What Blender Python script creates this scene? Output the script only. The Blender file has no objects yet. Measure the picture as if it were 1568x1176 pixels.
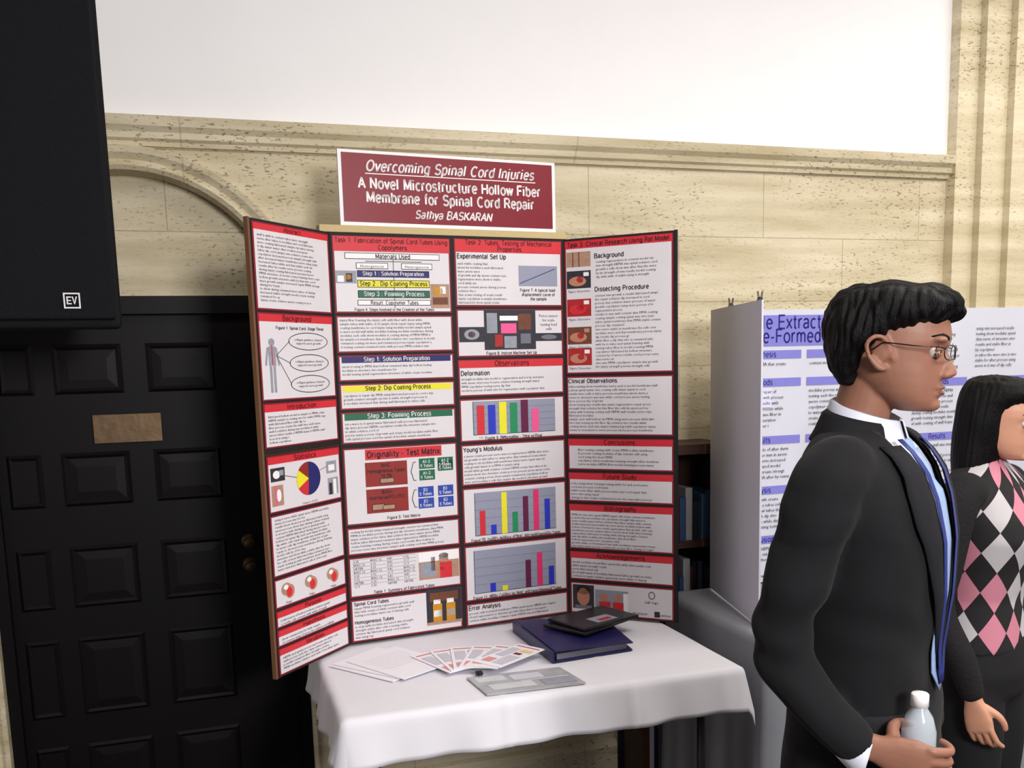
import bpy, math, random
from mathutils import Vector, Matrix, noise
random.seed(7)
scene=bpy.context.scene
COL=scene.collection
try:
    scene.view_settings.view_transform='Standard'
    scene.view_settings.look='None'
except Exception: pass

# ------------------------------------------------------------------ materials
def lin(c):
    c=c/255.0
    return c/12.92 if c<=0.04045 else ((c+0.055)/1.055)**2.4
def C(r,g,b): return (lin(r),lin(g),lin(b),1)
_m={}
def mat(name,rgb,rough=0.6,var=0.08,scale=40,bump=0.0,metal=0.0,spec=0.4,alpha=1.0,sheen=0.0,trans=0.0,stretch=(1,1,1),sss=0):
    if name in _m: return _m[name]
    m=bpy.data.materials.new(name); m.use_nodes=True
    nt=m.node_tree; b=nt.nodes['Principled BSDF']
    tc=nt.nodes.new('ShaderNodeTexCoord'); mp=nt.nodes.new('ShaderNodeMapping'); mp.inputs['Scale'].default_value=stretch
    nz=nt.nodes.new('ShaderNodeTexNoise'); nz.inputs['Scale'].default_value=scale; nz.inputs['Detail'].default_value=4
    nt.links.new(tc.outputs['Object'],mp.inputs['Vector']); nt.links.new(mp.outputs[0],nz.inputs['Vector'])
    mx=nt.nodes.new('ShaderNodeMix'); mx.data_type='RGBA'
    base=C(*rgb); lo=tuple(max(0,v*(1-var*1.5)) for v in base[:3])+(1,); hi=tuple(min(1,v*(1+var)) for v in base[:3])+(1,)
    mx.inputs[6].default_value=lo; mx.inputs[7].default_value=hi
    nt.links.new(nz.outputs['Fac'],mx.inputs[0]); nt.links.new(mx.outputs[2],b.inputs['Base Color'])
    b.inputs['Roughness'].default_value=rough; b.inputs['Metallic'].default_value=metal
    b.inputs['Specular IOR Level'].default_value=spec
    b.inputs['Alpha'].default_value=alpha
    b.inputs['Sheen Weight'].default_value=sheen
    b.inputs['Transmission Weight'].default_value=trans
    if sss: b.inputs['Subsurface Weight'].default_value=sss; b.inputs['Subsurface Scale'].default_value=.008
    if bump>0:
        bp=nt.nodes.new('ShaderNodeBump'); bp.inputs['Strength'].default_value=bump; bp.inputs['Distance'].default_value=0.01
        nt.links.new(nz.outputs['Fac'],bp.inputs['Height']); nt.links.new(bp.outputs[0],b.inputs['Normal'])
    _m[name]=m; return m

def travertine(name,dark=1.0,z0=2.287,course=0.236,blockw=0.71,xoff=0.612,joint=.5):
    m=bpy.data.materials.new(name); m.use_nodes=True; nt=m.node_tree; N=nt.nodes; L=nt.links
    b=N['Principled BSDF']; b.inputs['Roughness'].default_value=0.7
    tc=N.new('ShaderNodeTexCoord')
    def noise_(sc,scale,det):
        mp=N.new('ShaderNodeMapping'); mp.inputs['Scale'].default_value=sc
        n=N.new('ShaderNodeTexNoise'); n.inputs['Scale'].default_value=scale; n.inputs['Detail'].default_value=det
        L.new(tc.outputs['Object'],mp.inputs[0]); L.new(mp.outputs[0],n.inputs['Vector']); return n
    n1=noise_((.8,.8,7),2.6,7); n2=noise_((1,1,2.6),58,3); n3=noise_((.6,.6,1.2),3.0,3)
    r1=N.new('ShaderNodeValToRGB'); e=r1.color_ramp.elements
    e[0].position=.30; e[0].color=C(188*dark,175*dark,142*dark); e[1].position=.68; e[1].color=C(220*dark,209*dark,182*dark)
    L.new(n1.outputs['Fac'],r1.inputs[0])
    r2=N.new('ShaderNodeValToRGB'); e=r2.color_ramp.elements
    e[0].position=.34; e[0].color=(.36,.32,.25,1); e[1].position=.41; e[1].color=(1,1,1,1)
    L.new(n2.outputs['Fac'],r2.inputs[0])
    r3=N.new('ShaderNodeValToRGB'); e=r3.color_ramp.elements
    e[0].position=.40; e[0].color=(.15,.15,.15,1); e[1].position=.58; e[1].color=(.85,.85,.85,1); L.new(n3.outputs['Fac'],r3.inputs[0])
    mu=N.new('ShaderNodeMix'); mu.data_type='RGBA'; mu.blend_type='MULTIPLY'; L.new(r3.outputs[0],mu.inputs[0])
    L.new(r1.outputs[0],mu.inputs[6]); L.new(r2.outputs[0],mu.inputs[7])
    sx=N.new('ShaderNodeSeparateXYZ'); L.new(tc.outputs['Object'],sx.inputs[0])
    def M(op,a,bv):
        n=N.new('ShaderNodeMath'); n.operation=op
        for i,v in enumerate((a,bv)):
            if v is None: continue
            if isinstance(v,(int,float)): n.inputs[i].default_value=v
            else: L.new(v,n.inputs[i])
        return n.outputs[0]
    zr=M('DIVIDE',M('SUBTRACT',sx.outputs['Z'],z0-20*course),course)
    row=M('FLOOR',zr,None); fz=M('FRACT',zr,None)
    off=M('MULTIPLY',M('MODULO',M('ADD',row,1.0),2.0),blockw*.5)
    fx=M('FRACT',M('DIVIDE',M('ADD',M('SUBTRACT',sx.outputs['X'],xoff-20*blockw),off),blockw),None)
    jz=M('LESS_THAN',fz,.016); jx=M('LESS_THAN',fx,.005)
    j=M('MAXIMUM',jz,jx)
    m2=N.new('ShaderNodeMix'); m2.data_type='RGBA'; L.new(M('MULTIPLY',j,joint),m2.inputs[0])
    L.new(mu.outputs[2],m2.inputs[6]); m2.inputs[7].default_value=C(128,114,82)
    L.new(m2.outputs[2],b.inputs['Base Color'])
    bp=N.new('ShaderNodeBump'); bp.inputs['Strength'].default_value=.2; bp.inputs['Distance'].default_value=.006
    L.new(n2.outputs['Fac'],bp.inputs['Height']); L.new(bp.outputs[0],b.inputs['Normal'])
    return m

# ------------------------------------------------------------------ mesh helpers
def mkobj(name,verts,faces,m=None,parent=None,smooth=False,mats=None,fm=None):
    me=bpy.data.meshes.new(name); me.from_pydata([tuple(v) for v in verts],[],faces)
    if mats:
        for x in mats: me.materials.append(x)
        if fm: me.polygons.foreach_set('material_index',fm)
    elif m: me.materials.append(m)
    if smooth: me.polygons.foreach_set('use_smooth',[True]*len(me.polygons))
    me.update()
    o=bpy.data.objects.new(name,me); COL.objects.link(o)
    if parent: o.parent=parent
    return o
def empty(name,loc=(0,0,0),rz=0):
    e=bpy.data.objects.new(name,None); e.empty_display_size=.1; e.location=loc; e.rotation_euler=(0,0,rz); COL.objects.link(e); return e
def box_geo(x0,y0,z0,x1,y1,z1):
    v=[(x0,y0,z0),(x1,y0,z0),(x1,y1,z0),(x0,y1,z0),(x0,y0,z1),(x1,y0,z1),(x1,y1,z1),(x0,y1,z1)]
    f=[(0,3,2,1),(4,5,6,7),(0,1,5,4),(1,2,6,5),(2,3,7,6),(3,0,4,7)]
    return v,f
def box(name,a,b,m,parent=None,bevel=0,M=None):
    v,f=box_geo(*a,*b)
    if M is not None: v=[M@Vector(p) for p in v]
    o=mkobj(name,v,f,m,parent)
    if bevel:
        md=o.modifiers.new('bevel','BEVEL'); md.width=bevel; md.segments=3; md.limit_method='ANGLE'
    return o
class Geo:
    def __init__(s): s.v=[]; s.f=[]
    def add(s,v,f,M=None):
        n=len(s.v); s.v+= [ (M@Vector(p)) if M is not None else Vector(p) for p in v]; s.f+=[tuple(i+n for i in q) for q in f]
        return s
    def box(s,a,b,M=None): return s.add(*box_geo(*a,*b),M)
def loft(rings):
    n=len(rings[0]); v=[p for r in rings for p in r]; f=[]
    for i in range(len(rings)-1):
        for j in range(n):
            k=(j+1)%n; f.append((i*n+j,i*n+k,(i+1)*n+k,(i+1)*n+j))
    f.append(tuple(range(n-1,-1,-1))); f.append(tuple((len(rings)-1)*n+j for j in range(n)))
    return v,f
def ell(c,ax,ay,n=24,p=2.0):
    c=Vector(c);ax=Vector(ax);ay=Vector(ay);r=[]
    for i in range(n):
        t=2*math.pi*i/n; cc,ss=math.cos(t),math.sin(t)
        r.append(c+ax*(math.copysign(abs(cc)**(2/p),cc))+ay*(math.copysign(abs(ss)**(2/p),ss)))
    return r
def tube(pts,rad,n=16,flat=1.0,up=None,cap=True):
    pts=[Vector(p) for p in pts]; rings=[]
    if not isinstance(rad,(list,tuple)): rad=[rad]*len(pts)
    d0=(pts[1]-pts[0]).normalized(); ref=Vector(up) if up else (Vector((0,0,1)) if abs(d0.z)<.9 else Vector((1,0,0)))
    a=(ref-d0*ref.dot(d0)).normalized(); out=[]
    for i,p in enumerate(pts):
        if i==0: d=d0
        elif i==len(pts)-1: d=(pts[-1]-pts[-2]).normalized()
        else: d=((pts[i+1]-p).normalized()+(p-pts[i-1]).normalized()).normalized()
        a=(a-d*a.dot(d)).normalized(); b=d.cross(a)
        r=rad[i]
        if cap and i==0:
            for k in (.95,.7,.35): out.append(ell(p-d*r*k,a*flat*r*math.sqrt(1-k*k),b*r*math.sqrt(1-k*k),n))
        out.append(ell(p,a*flat*r,b*r,n))
        if cap and i==len(pts)-1:
            for k in (.35,.7,.95): out.append(ell(p+d*r*k,a*flat*r*math.sqrt(1-k*k),b*r*math.sqrt(1-k*k),n))
    return loft(out)
def smoothpath(pts,rad,k=4):
    P=[Vector(p) for p in pts]; o=[];r=[]
    for i in range(len(P)-1):
        p0=P[max(i-1,0)];p1=P[i];p2=P[i+1];p3=P[min(i+2,len(P)-1)]
        for j in range(k):
            t=j/k; o.append(.5*((2*p1)+(p2-p0)*t+(2*p0-5*p1+4*p2-p3)*t*t+(3*p1-p0-3*p2+p3)*t**3)); r.append(rad[i]*(1-t)+rad[i+1]*t)
    o.append(P[-1]); r.append(rad[-1]); return o,r
def ellipsoid(c,r,n=16,M=None):
    c=Vector(c); rings=[]
    for i in range(1,n):
        t=math.pi*i/n; z=-math.cos(t); s=math.sin(t)
        rings.append([c+Vector((r[0]*s*math.cos(2*math.pi*j/n),r[1]*s*math.sin(2*math.pi*j/n),r[2]*z)) for j in range(n)])
    v,f=loft(rings)
    if M is not None: v=[M@p for p in v]
    return v,f
def fuse(name,geos,m,parent,voxel=.006,smooth=3,M=None,post=None,factor=.5):
    g=Geo()
    for v,f in geos: g.add(v,f)
    me=bpy.data.meshes.new('tmp'); me.from_pydata([tuple(v) for v in g.v],[],g.f); me.update()
    o=bpy.data.objects.new('tmp',me); COL.objects.link(o)
    r=o.modifiers.new('r','REMESH'); r.mode='VOXEL'; r.voxel_size=voxel
    if smooth:
        s=o.modifiers.new('s','SMOOTH'); s.iterations=smooth; s.factor=factor
    dg=bpy.context.evaluated_depsgraph_get(); dg.update()
    m2=bpy.data.meshes.new_from_object(o.evaluated_get(dg))
    bpy.data.objects.remove(o); bpy.data.meshes.remove(me)
    if post: post(m2)
    if M is not None: m2.transform(M)
    m2.materials.clear(); m2.materials.append(m)
    m2.polygons.foreach_set('use_smooth',[True]*len(m2.polygons)); m2.name=name
    q=bpy.data.objects.new(name,m2); COL.objects.link(q); q.parent=parent
    return q

# ------------------------------------------------------------------ simple grotesque stroke lettering
def _arc(cx,cy,rx,ry,a0,a1):
    n=max(4,int(abs(a1-a0)/20)); return [(cx+rx*math.cos(math.radians(a0+(a1-a0)*i/n)),cy+ry*math.sin(math.radians(a0+(a1-a0)*i/n))) for i in range(n+1)]
def _bowl(cx=.28,w=.23): return _arc(cx,.36,w,.36,0,360)
G={
'A':(.70,[[(0,0),(.34,1),(.68,0)],[(.12,.34),(.56,.34)]]),
'B':(.70,[[(.05,0),(.05,1),(.35,1)]+_arc(.35,.76,.22,.24,90,-90)+[(.05,.52)],[(.35,.52)]+_arc(.37,.26,.25,.26,90,-90)+[(.05,0)]]),
'C':(.76,[_arc(.39,.5,.34,.5,50,310)]),'D':(.76,[[(.05,0),(.05,1),(.3,1)]+_arc(.3,.5,.38,.5,90,-90)+[(.05,0)]]),
'E':(.64,[[(.58,0),(.05,0),(.05,1),(.57,1)],[(.05,.52),(.53,.52)]]),'F':(.60,[[(.05,0),(.05,1),(.55,1)],[(.05,.52),(.5,.52)]]),
'G':(.80,[_arc(.39,.5,.34,.5,50,340),[(.42,.45),(.71,.45),(.71,.05)]]),'H':(.74,[[(.05,0),(.05,1)],[(.65,0),(.65,1)],[(.05,.52),(.65,.52)]]),
'I':(.22,[[(.06,0),(.06,1)]]),'J':(.54,[[(.44,1),(.44,.24)]+_arc(.24,.24,.2,.24,0,-180)]),'K':(.70,[[(.05,0),(.05,1)],[(.62,1),(.05,.38)],[(.25,.58),(.66,0)]]),
'L':(.58,[[(.05,1),(.05,0),(.54,0)]]),'M':(.86,[[(.05,0),(.05,1),(.4,.1),(.75,1),(.75,0)]]),'N':(.74,[[(.05,0),(.05,1),(.64,0),(.64,1)]]),
'O':(.82,[_arc(.40,.5,.35,.5,0,360)]),'P':(.68,[[(.05,0),(.05,1),(.35,1)]+_arc(.35,.73,.25,.27,90,-90)+[(.05,.46)]]),
'Q':(.82,[_arc(.40,.5,.35,.5,0,360),[(.45,.25),(.74,-.05)]]),'R':(.72,[[(.05,0),(.05,1),(.36,1)]+_arc(.36,.74,.24,.26,90,-90)+[(.05,.48)],[(.36,.48),(.64,0)]]),
'S':(.68,[_arc(.33,.75,.26,.25,25,270)+_arc(.33,.25,.28,.25,90,-155)]),'T':(.62,[[(0,1),(.6,1)],[(.3,0),(.3,1)]]),
'U':(.74,[[(.05,1),(.05,.3)]+_arc(.35,.3,.3,.3,180,360)+[(.65,1)]]),'V':(.66,[[(0,1),(.32,0),(.64,1)]]),'W':(.94,[[(0,1),(.22,0),(.46,1),(.7,0),(.92,1)]]),
'X':(.66,[[(0,0),(.62,1)],[(0,1),(.62,0)]]),'Y':(.66,[[(0,1),(.32,.45),(.64,1)],[(.32,.45),(.32,0)]]),'Z':(.64,[[(.03,1),(.58,1),(.03,0),(.6,0)]]),
'a':(.56,[_arc(.25,.52,.20,.20,160,0)+[(.45,0)],[(.45,.40),(.24,.38)]+_arc(.22,.20,.18,.19,110,290)+[(.40,.08),(.45,.18)]]),'b':(.60,[[(.06,1),(.06,0)],_bowl(.29)]),'c':(.54,[_arc(.28,.36,.24,.36,50,310)]),'d':(.60,[_bowl(),[(.5,1),(.5,0)]]),
'e':(.58,[_arc(.28,.36,.24,.36,0,318),[(.05,.38),(.52,.38)]]),'f':(.32,[_arc(.25,.82,.12,.18,70,180)+[(.13,0)],[(0,.68),(.28,.68)]]),
'g':(.60,[_bowl(),[(.5,.72),(.5,-.08)]+_arc(.28,-.08,.22,.2,0,-150)]),'h':(.58,[[(.06,0),(.06,1)],_arc(.27,.46,.21,.26,180,0)+[(.48,0)]]),
'i':(.22,[[(.06,0),(.06,.72)],[(.06,.93),(.06,1)]]),'j':(.22,[[(.06,.72),(.06,-.22)],[(.06,.93),(.06,1)]]),'k':(.54,[[(.06,0),(.06,1)],[(.46,.72),(.06,.28)],[(.22,.44),(.5,0)]]),
'l':(.22,[[(.06,0),(.06,1)]]),'m':(.88,[[(.06,0),(.06,.72)],_arc(.235,.48,.175,.24,180,0)+[(.41,0)],_arc(.585,.48,.175,.24,180,0)+[(.76,0)]]),
'n':(.58,[[(.06,0),(.06,.72)],_arc(.27,.46,.21,.26,180,0)+[(.48,0)]]),'o':(.60,[_arc(.29,.36,.25,.36,0,360)]),'p':(.60,[[(.06,.72),(.06,-.28)],_bowl(.29)]),
'q':(.60,[[(.5,.72),(.5,-.28)],_bowl()]),'r':(.38,[[(.06,0),(.06,.72)],_arc(.26,.46,.2,.26,180,70)]),'s':(.50,[_arc(.24,.54,.19,.18,25,270)+_arc(.24,.18,.2,.18,90,-155)]),
't':(.34,[[(.14,.95),(.14,.14)]+_arc(.25,.14,.11,.14,180,285),[(0,.68),(.3,.68)]]),'u':(.58,[[(.06,.72),(.06,.26)]+_arc(.27,.26,.21,.26,180,360),[(.48,.72),(.48,0)]]),
'v':(.50,[[(0,.72),(.24,0),(.48,.72)]]),'w':(.74,[[(0,.72),(.18,0),(.36,.72),(.54,0),(.72,.72)]]),'x':(.50,[[(0,0),(.46,.72)],[(0,.72),(.46,0)]]),
'y':(.50,[[(0,.72),(.25,0)],[(.48,.72),(.2,-.2),(.05,-.28)]]),'z':(.48,[[(.02,.72),(.43,.72),(.02,0),(.45,0)]]),
'0':(.62,[_arc(.29,.5,.24,.5,0,360)]),'1':(.62,[[(.12,.8),(.32,1),(.32,0)]]),'2':(.62,[_arc(.29,.73,.24,.27,170,-40)+[(.05,0),(.55,0)]]),'3':(.62,[_arc(.27,.75,.22,.25,160,-90)+_arc(.27,.25,.25,.25,90,-160)]),
'4':(.62,[[(.42,0),(.42,1),(.02,.3),(.56,.3)]]),'5':(.62,[[(.5,1),(.12,1),(.08,.52)]+_arc(.27,.32,.25,.32,120,-150)]),'6':(.62,[_arc(.29,.3,.24,.3,0,360),[(.06,.35),(.12,.75),(.4,1)]]),
'7':(.62,[[(.03,1),(.54,1),(.2,0)]]),'8':(.62,[_arc(.29,.76,.2,.24,0,360),_arc(.29,.26,.25,.26,0,360)]),'9':(.62,[_arc(.29,.7,.24,.3,0,360),[(.52,.65),(.46,.25),(.18,0)]]),
'-':(.38,[[(.04,.38),(.3,.38)]]),'.':(.24,[[(.06,0),(.06,.06)]]),',':(.24,[[(.08,.06),(.03,-.14)]]),':':(.24,[[(.06,.02),(.06,.1)],[(.06,.56),(.06,.64)]]),"'":(.2,[[(.06,1),(.06,.78)]]),'%':(.8,[_arc(.15,.78,.12,.2,0,360),_arc(.6,.22,.12,.2,0,360),[(.15,0),(.6,1)]]),' ':(.32,[]),'/':(.4,[[(0,0),(.32,1)]]),'(':(.3,[_arc(.3,.4,.22,.6,120,240)]),')':(.3,[_arc(0,.4,.22,.6,60,-60)])}
def stroke_text(s,th):
    """returns quads list (pts) and width for one line; cap height 1"""
    x=0; polys=[]
    for ch in s:
        w,st=G.get(ch,G[' '])
        for pl in st:
            n=len(pl)
            for i in range(n-1):
                (ax,ay),(bx,by)=pl[i],pl[i+1]; dx,dy=bx-ax,by-ay; d=math.hypot(dx,dy)
                if d<1e-6: continue
                ux,uy=dx/d,dy/d; e=th*.5 
                e1=e*.35 if i<n-2 else 0
                e0=e*.35 if i>0 else 0
                ax-=ux*e0;ay-=uy*e0;bx+=ux*e1;by+=uy*e1; nx,ny=-uy*e,ux*e
                polys.append([(x+ax-nx,ay-ny),(x+bx-nx,by-ny),(x+bx+nx,by+ny),(x+ax+nx,ay+ny)])
        x+=w+.06+th*.35
    return polys,x-.06-th*.35

# ------------------------------------------------------------------ camera
cam=bpy.data.cameras.new('camera'); co=bpy.data.objects.new('camera',cam); COL.objects.link(co)
cam.sensor_width=36; cam.lens=33.30; cam.shift_x=-0.0019; cam.shift_y=0.1145; cam.clip_start=.05
co.matrix_world=Matrix.Translation((0,0,1.6))@Matrix.Rotation(-.305,4,'Z')@Matrix.Rotation(math.pi/2-.1427,4,'X')@Matrix.Rotation(-.0263,4,'Z')
scene.camera=co

# ------------------------------------------------------------------ room
D=3.229
TR=travertine('travertine'); TR2=travertine('travertine_trim',1.02,z0=50.0,course=40,blockw=1.3,joint=.3)
plaster=mat('white_plaster',(246,245,248),.8,.02,6,.03)
floorm=mat('dark_carpet',(46,32,28),.95,.3,120,.3)
ceilm=mat('ceiling_paint',(225,222,214),.9,.03,5)
xc,zc,ri,ro=-.21,1.75,.471,.541
g=Geo()
TOP=3.5; ZM=2.35
g.add([(xc+ri,D,0),(6,D,0),(6,D,ZM),(xc+ri,D,ZM)],[(0,1,2,3)])
g.add([(-2.6,D,0),(xc-ri,D,0),(xc-ri,D,ZM),(-2.6,D,ZM)],[(0,1,2,3)])
n=40; v=[];f=[]
for i in range(n+1):
    t=math.pi*i/n; x=xc-ri*math.cos(t); z=zc+ri*math.sin(t)
    v+=[(x,D,ZM),(x,D,z),(x,D+.12,z)]
    if i: a=3*(i-1);b=3*i; f+=[(a+1,b+1,b,a),(a+2,b+2,b+1,a+1)]
g.add(v,f)
for s in (-1,1):
    x=xc+s*ri; g.add([(x,D,0),(x,D+.12,0),(x,D+.12,zc),(x,D,zc)],[(0,1,2,3)])
g.add([(xc-.6,D+.085,1.80),(xc+.6,D+.085,1.80),(xc+.6,D+.085,2.26),(xc-.6,D+.085,2.26)],[(0,1,2,3)])
mkobj('wall_back',g.v,g.f,TR)
g2=Geo(); g2.add([(-2.6,D,ZM),(6,D,ZM),(6,D,TOP),(-2.6,D,TOP)],[(0,1,2,3)])
g2.add([(-2.6,D+.3,0),(6,D+.3,0),(6,D+.3,TOP),(-2.6,D+.3,TOP)],[(0,1,2,3)])
mkobj('wall_back_plaster',g2.v,g2.f,plaster)
mkobj('floor',[(-2.6,-3,0),(6,-3,0),(6,D+.3,0),(-2.6,D+.3,0)],[(0,1,2,3)],floorm)
mkobj('ceiling',[(-2.6,-3,TOP),(6,-3,TOP),(6,D+.3,TOP),(-2.6,D+.3,TOP)],[(3,2,1,0)],ceilm)
mkobj('wall_left',[(-2.6,-3,0),(-2.6,D+.3,0),(-2.6,D+.3,TOP),(-2.6,-3,TOP)],[(0,1,2,3)],plaster)
mkobj('wall_right',[(6,-3,0),(6,D+.3,0),(6,D+.3,TOP),(6,-3,TOP)],[(3,2,1,0)],plaster)
prof=[(ri,0),(ri,-.018),(ri+.012,-.028),(ri+.024,-.018),(ri+.03,-.018),(ri+.048,-.034),(ro-.006,-.038),(ro,-.03),(ro,0)]
v=[];f=[];P=len(prof)
for i in range(61):
    t=math.pi*i/60
    for r,dy in prof: v.append((xc+r*math.cos(t),D+dy,zc+r*math.sin(t)))
    if i:
        for j in range(P-1): a=(i-1)*P+j; f.append((a,a+1,a+P+1,a+P))
for s,i in ((1,0),(-1,60)):
    k=len(v)
    for r,dy in prof: v.append((xc+s*r,D+dy,zc))
    for r,dy in prof: v.append((xc+s*r,D+dy,0))
    for j in range(P-1): f.append((k+j,k+j+1,k+P+j+1,k+P+j))
mkobj('trim_1',v,f,TR2)
def extrude_x(name,prof,x0,x1,m):
    n=len(prof); v=[(x0,y,z) for y,z in prof]+[(x1,y,z) for y,z in prof]
    f=[(j,(j+1)%n,n+(j+1)%n,n+j) for j in range(n)]+[tuple(range(n)),tuple(range(2*n-1,n-1,-1))]
    return mkobj(name,v,f,m)
extrude_x('trim_2',[(D,2.292),(D-.014,2.292),(D-.018,2.305),(D-.03,2.312),(D-.034,2.33),(D-.05,2.345),(D-.056,2.372),(D-.04,2.378),(D,2.385)],-2.6,2.87,TR2)
extrude_x('baseboard_back',[(D,0),(D-.03,0),(D-.03,.14),(D-.02,.16),(D,.165)],.34,1.40,TR2)
g=Geo(); g.box((2.87,D-.05,0),(2.965,D,TOP)); g.box((2.965,D-.085,0),(3.078,D,TOP)); g.box((3.078,D-.12,0),(3.6,D,TOP))
mkobj('trim_3',g.v,g.f,TR2)

# ------------------------------------------------------------------ door
blk=mat('black_door_paint',(11,8,11),.5,.2,8,.02,spec=.2)
brass=mat('brass',(118,96,74),.42,.25,30,.1,metal=.8)
door=empty('door_1')
yd=D+.05
g=Geo(); g.box((xc-ri,yd,.0),(xc+ri,yd+.03,1.84))
cols=[(-.62,-.52),(-.465,-.262),(-.19,.018)]
rows=[(1.545,1.70),(1.19,1.36),(.86,1.06),(.50,.76),(.16,.40)]
def frame(g,x0,z0,x1,z1,y):
    w=.009
    a=[(x0,y,z0),(x1,y,z0),(x1,y,z1),(x0,y,z1)]; b=[(x0+w,y-.006,z0+w),(x1-w,y-.006,z0+w),(x1-w,y-.006,z1-w),(x0+w,y-.006,z1-w)]
    c=[(x0+2*w,y-.001,z0+2*w),(x1-2*w,y-.001,z0+2*w),(x1-2*w,y-.001,z1-2*w),(x0+2*w,y-.001,z1-2*w)]
    d=[(x0+5*w,y-.004,z0+5*w),(x1-5*w,y-.004,z0+5*w),(x1-5*w,y-.004,z1-5*w),(x0+5*w,y-.004,z1-5*w)]
    if x1-x0<.13: d=c
    v=a+b+c+d; f=[]
    for k in range(3 if d is not c else 2):
        for j in range(4): f.append((k*4+j,k*4+(j+1)%4,k*4+4+(j+1)%4,k*4+4+j))
    f.append((12,13,14,15) if d is not c else (8,9,10,11)); g.add(v,f)
for x0,x1 in cols:
    for z0,z1 in rows: frame(g,x0,z0,x1,z1,yd)
mkobj('leaf',g.v,g.f,blk,door)
g=Geo(); g.box((xc-ri,D+.01,1.79),(xc+ri,D+.09,1.845)); g.box((xc+ri-.035,D+.02,0),(xc+ri,D+.09,1.79)); g.box((xc-ri,D+.02,0),(xc-ri+.035,D+.09,1.79))
mkobj('frame',g.v,g.f,blk,door)
box('push_plate',(-.362,yd-.012,1.387),(-.158,yd-.0075,1.478),brass,door,.001)
g=Geo()
for z in (1.035,.955):
    g.add(*tube([(.088,yd,z),(.088,yd-.03,z)],[.008,.008],16)); g.add(*ellipsoid((.088,yd-.045,z),(.02,.016,.02)))
    g.add(*tube([(.088,yd+.002,z),(.088,yd-.004,z)],[.024,.024],20,cap=False))
mkobj('knobs',g.v,g.f,mat('dull_brass',(80,64,44),.45,.2,30,metal=.7),door,True)

# ------------------------------------------------------------------ wall mounted loudspeaker
spk=empty('loudspeaker',(-.43,2.78,-.045),.10)
cab=mat('speaker_cabinet',(11,11,16),.75,.15,60,.15,spec=.2); gr=mat('speaker_grille',(14,15,22),.7,.3,400,.5,spec=.2)
v=[(-.215,-.17,1.76),(.215,-.17,1.76),(.16,.17,1.80),(-.16,.17,1.80),(-.215,-.17,2.60),(.215,-.17,2.60),(.16,.17,2.56),(-.16,.17,2.56)]
o=mkobj('cabinet',v,box_geo(0,0,0,1,1,1)[1],cab,spk); b=o.modifiers.new('b','BEVEL'); b.width=.015; b.segments=3
box('grille',(-.2,-.185,1.785),(.2,-.168,2.58),gr,spk,.008)
g=Geo(); g.box((-.05,.15,1.98),(.05,.30,2.02)); g.box((-.05,.15,2.28),(.05,.30,2.32)); g.box((-.02,.28,1.98),(.02,.31,2.32)); g.box((-.02,.30,2.10),(.02,.435,2.16)); mkobj('bracket_arm',g.v,g.f,cab,spk)
wh=mat('badge_white',(225,225,230),.5,.02)
g=Geo()
for a,b in (((.112,-.188,1.802),(.150,-.186,1.8055)),((.112,-.188,1.8365),(.150,-.186,1.84)),((.112,-.188,1.8055),(.1155,-.186,1.8365)),((.1465,-.188,1.8055),(.150,-.186,1.8365)),
            ((.119,-.188,1.812),(.122,-.186,1.831)),((.122,-.188,1.812),(.130,-.186,1.815)),((.122,-.188,1.820),(.129,-.186,1.8225)),((.122,-.188,1.828),(.130,-.186,1.831))): g.box(a,b)
g.add([(.131,-.188,1.831),(.134,-.188,1.831),(.1375,-.188,1.812),(.1355,-.188,1.812)],[(0,3,2,1)]); g.add([(.143,-.188,1.831),(.140,-.188,1.831),(.1355,-.188,1.812),(.1375,-.188,1.812)],[(0,1,2,3)])
g.v=[Vector((p.x-.03,p.y,p.z+.010)) for p in g.v]
mkobj('badge',g.v,g.f,wh,spk)

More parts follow.
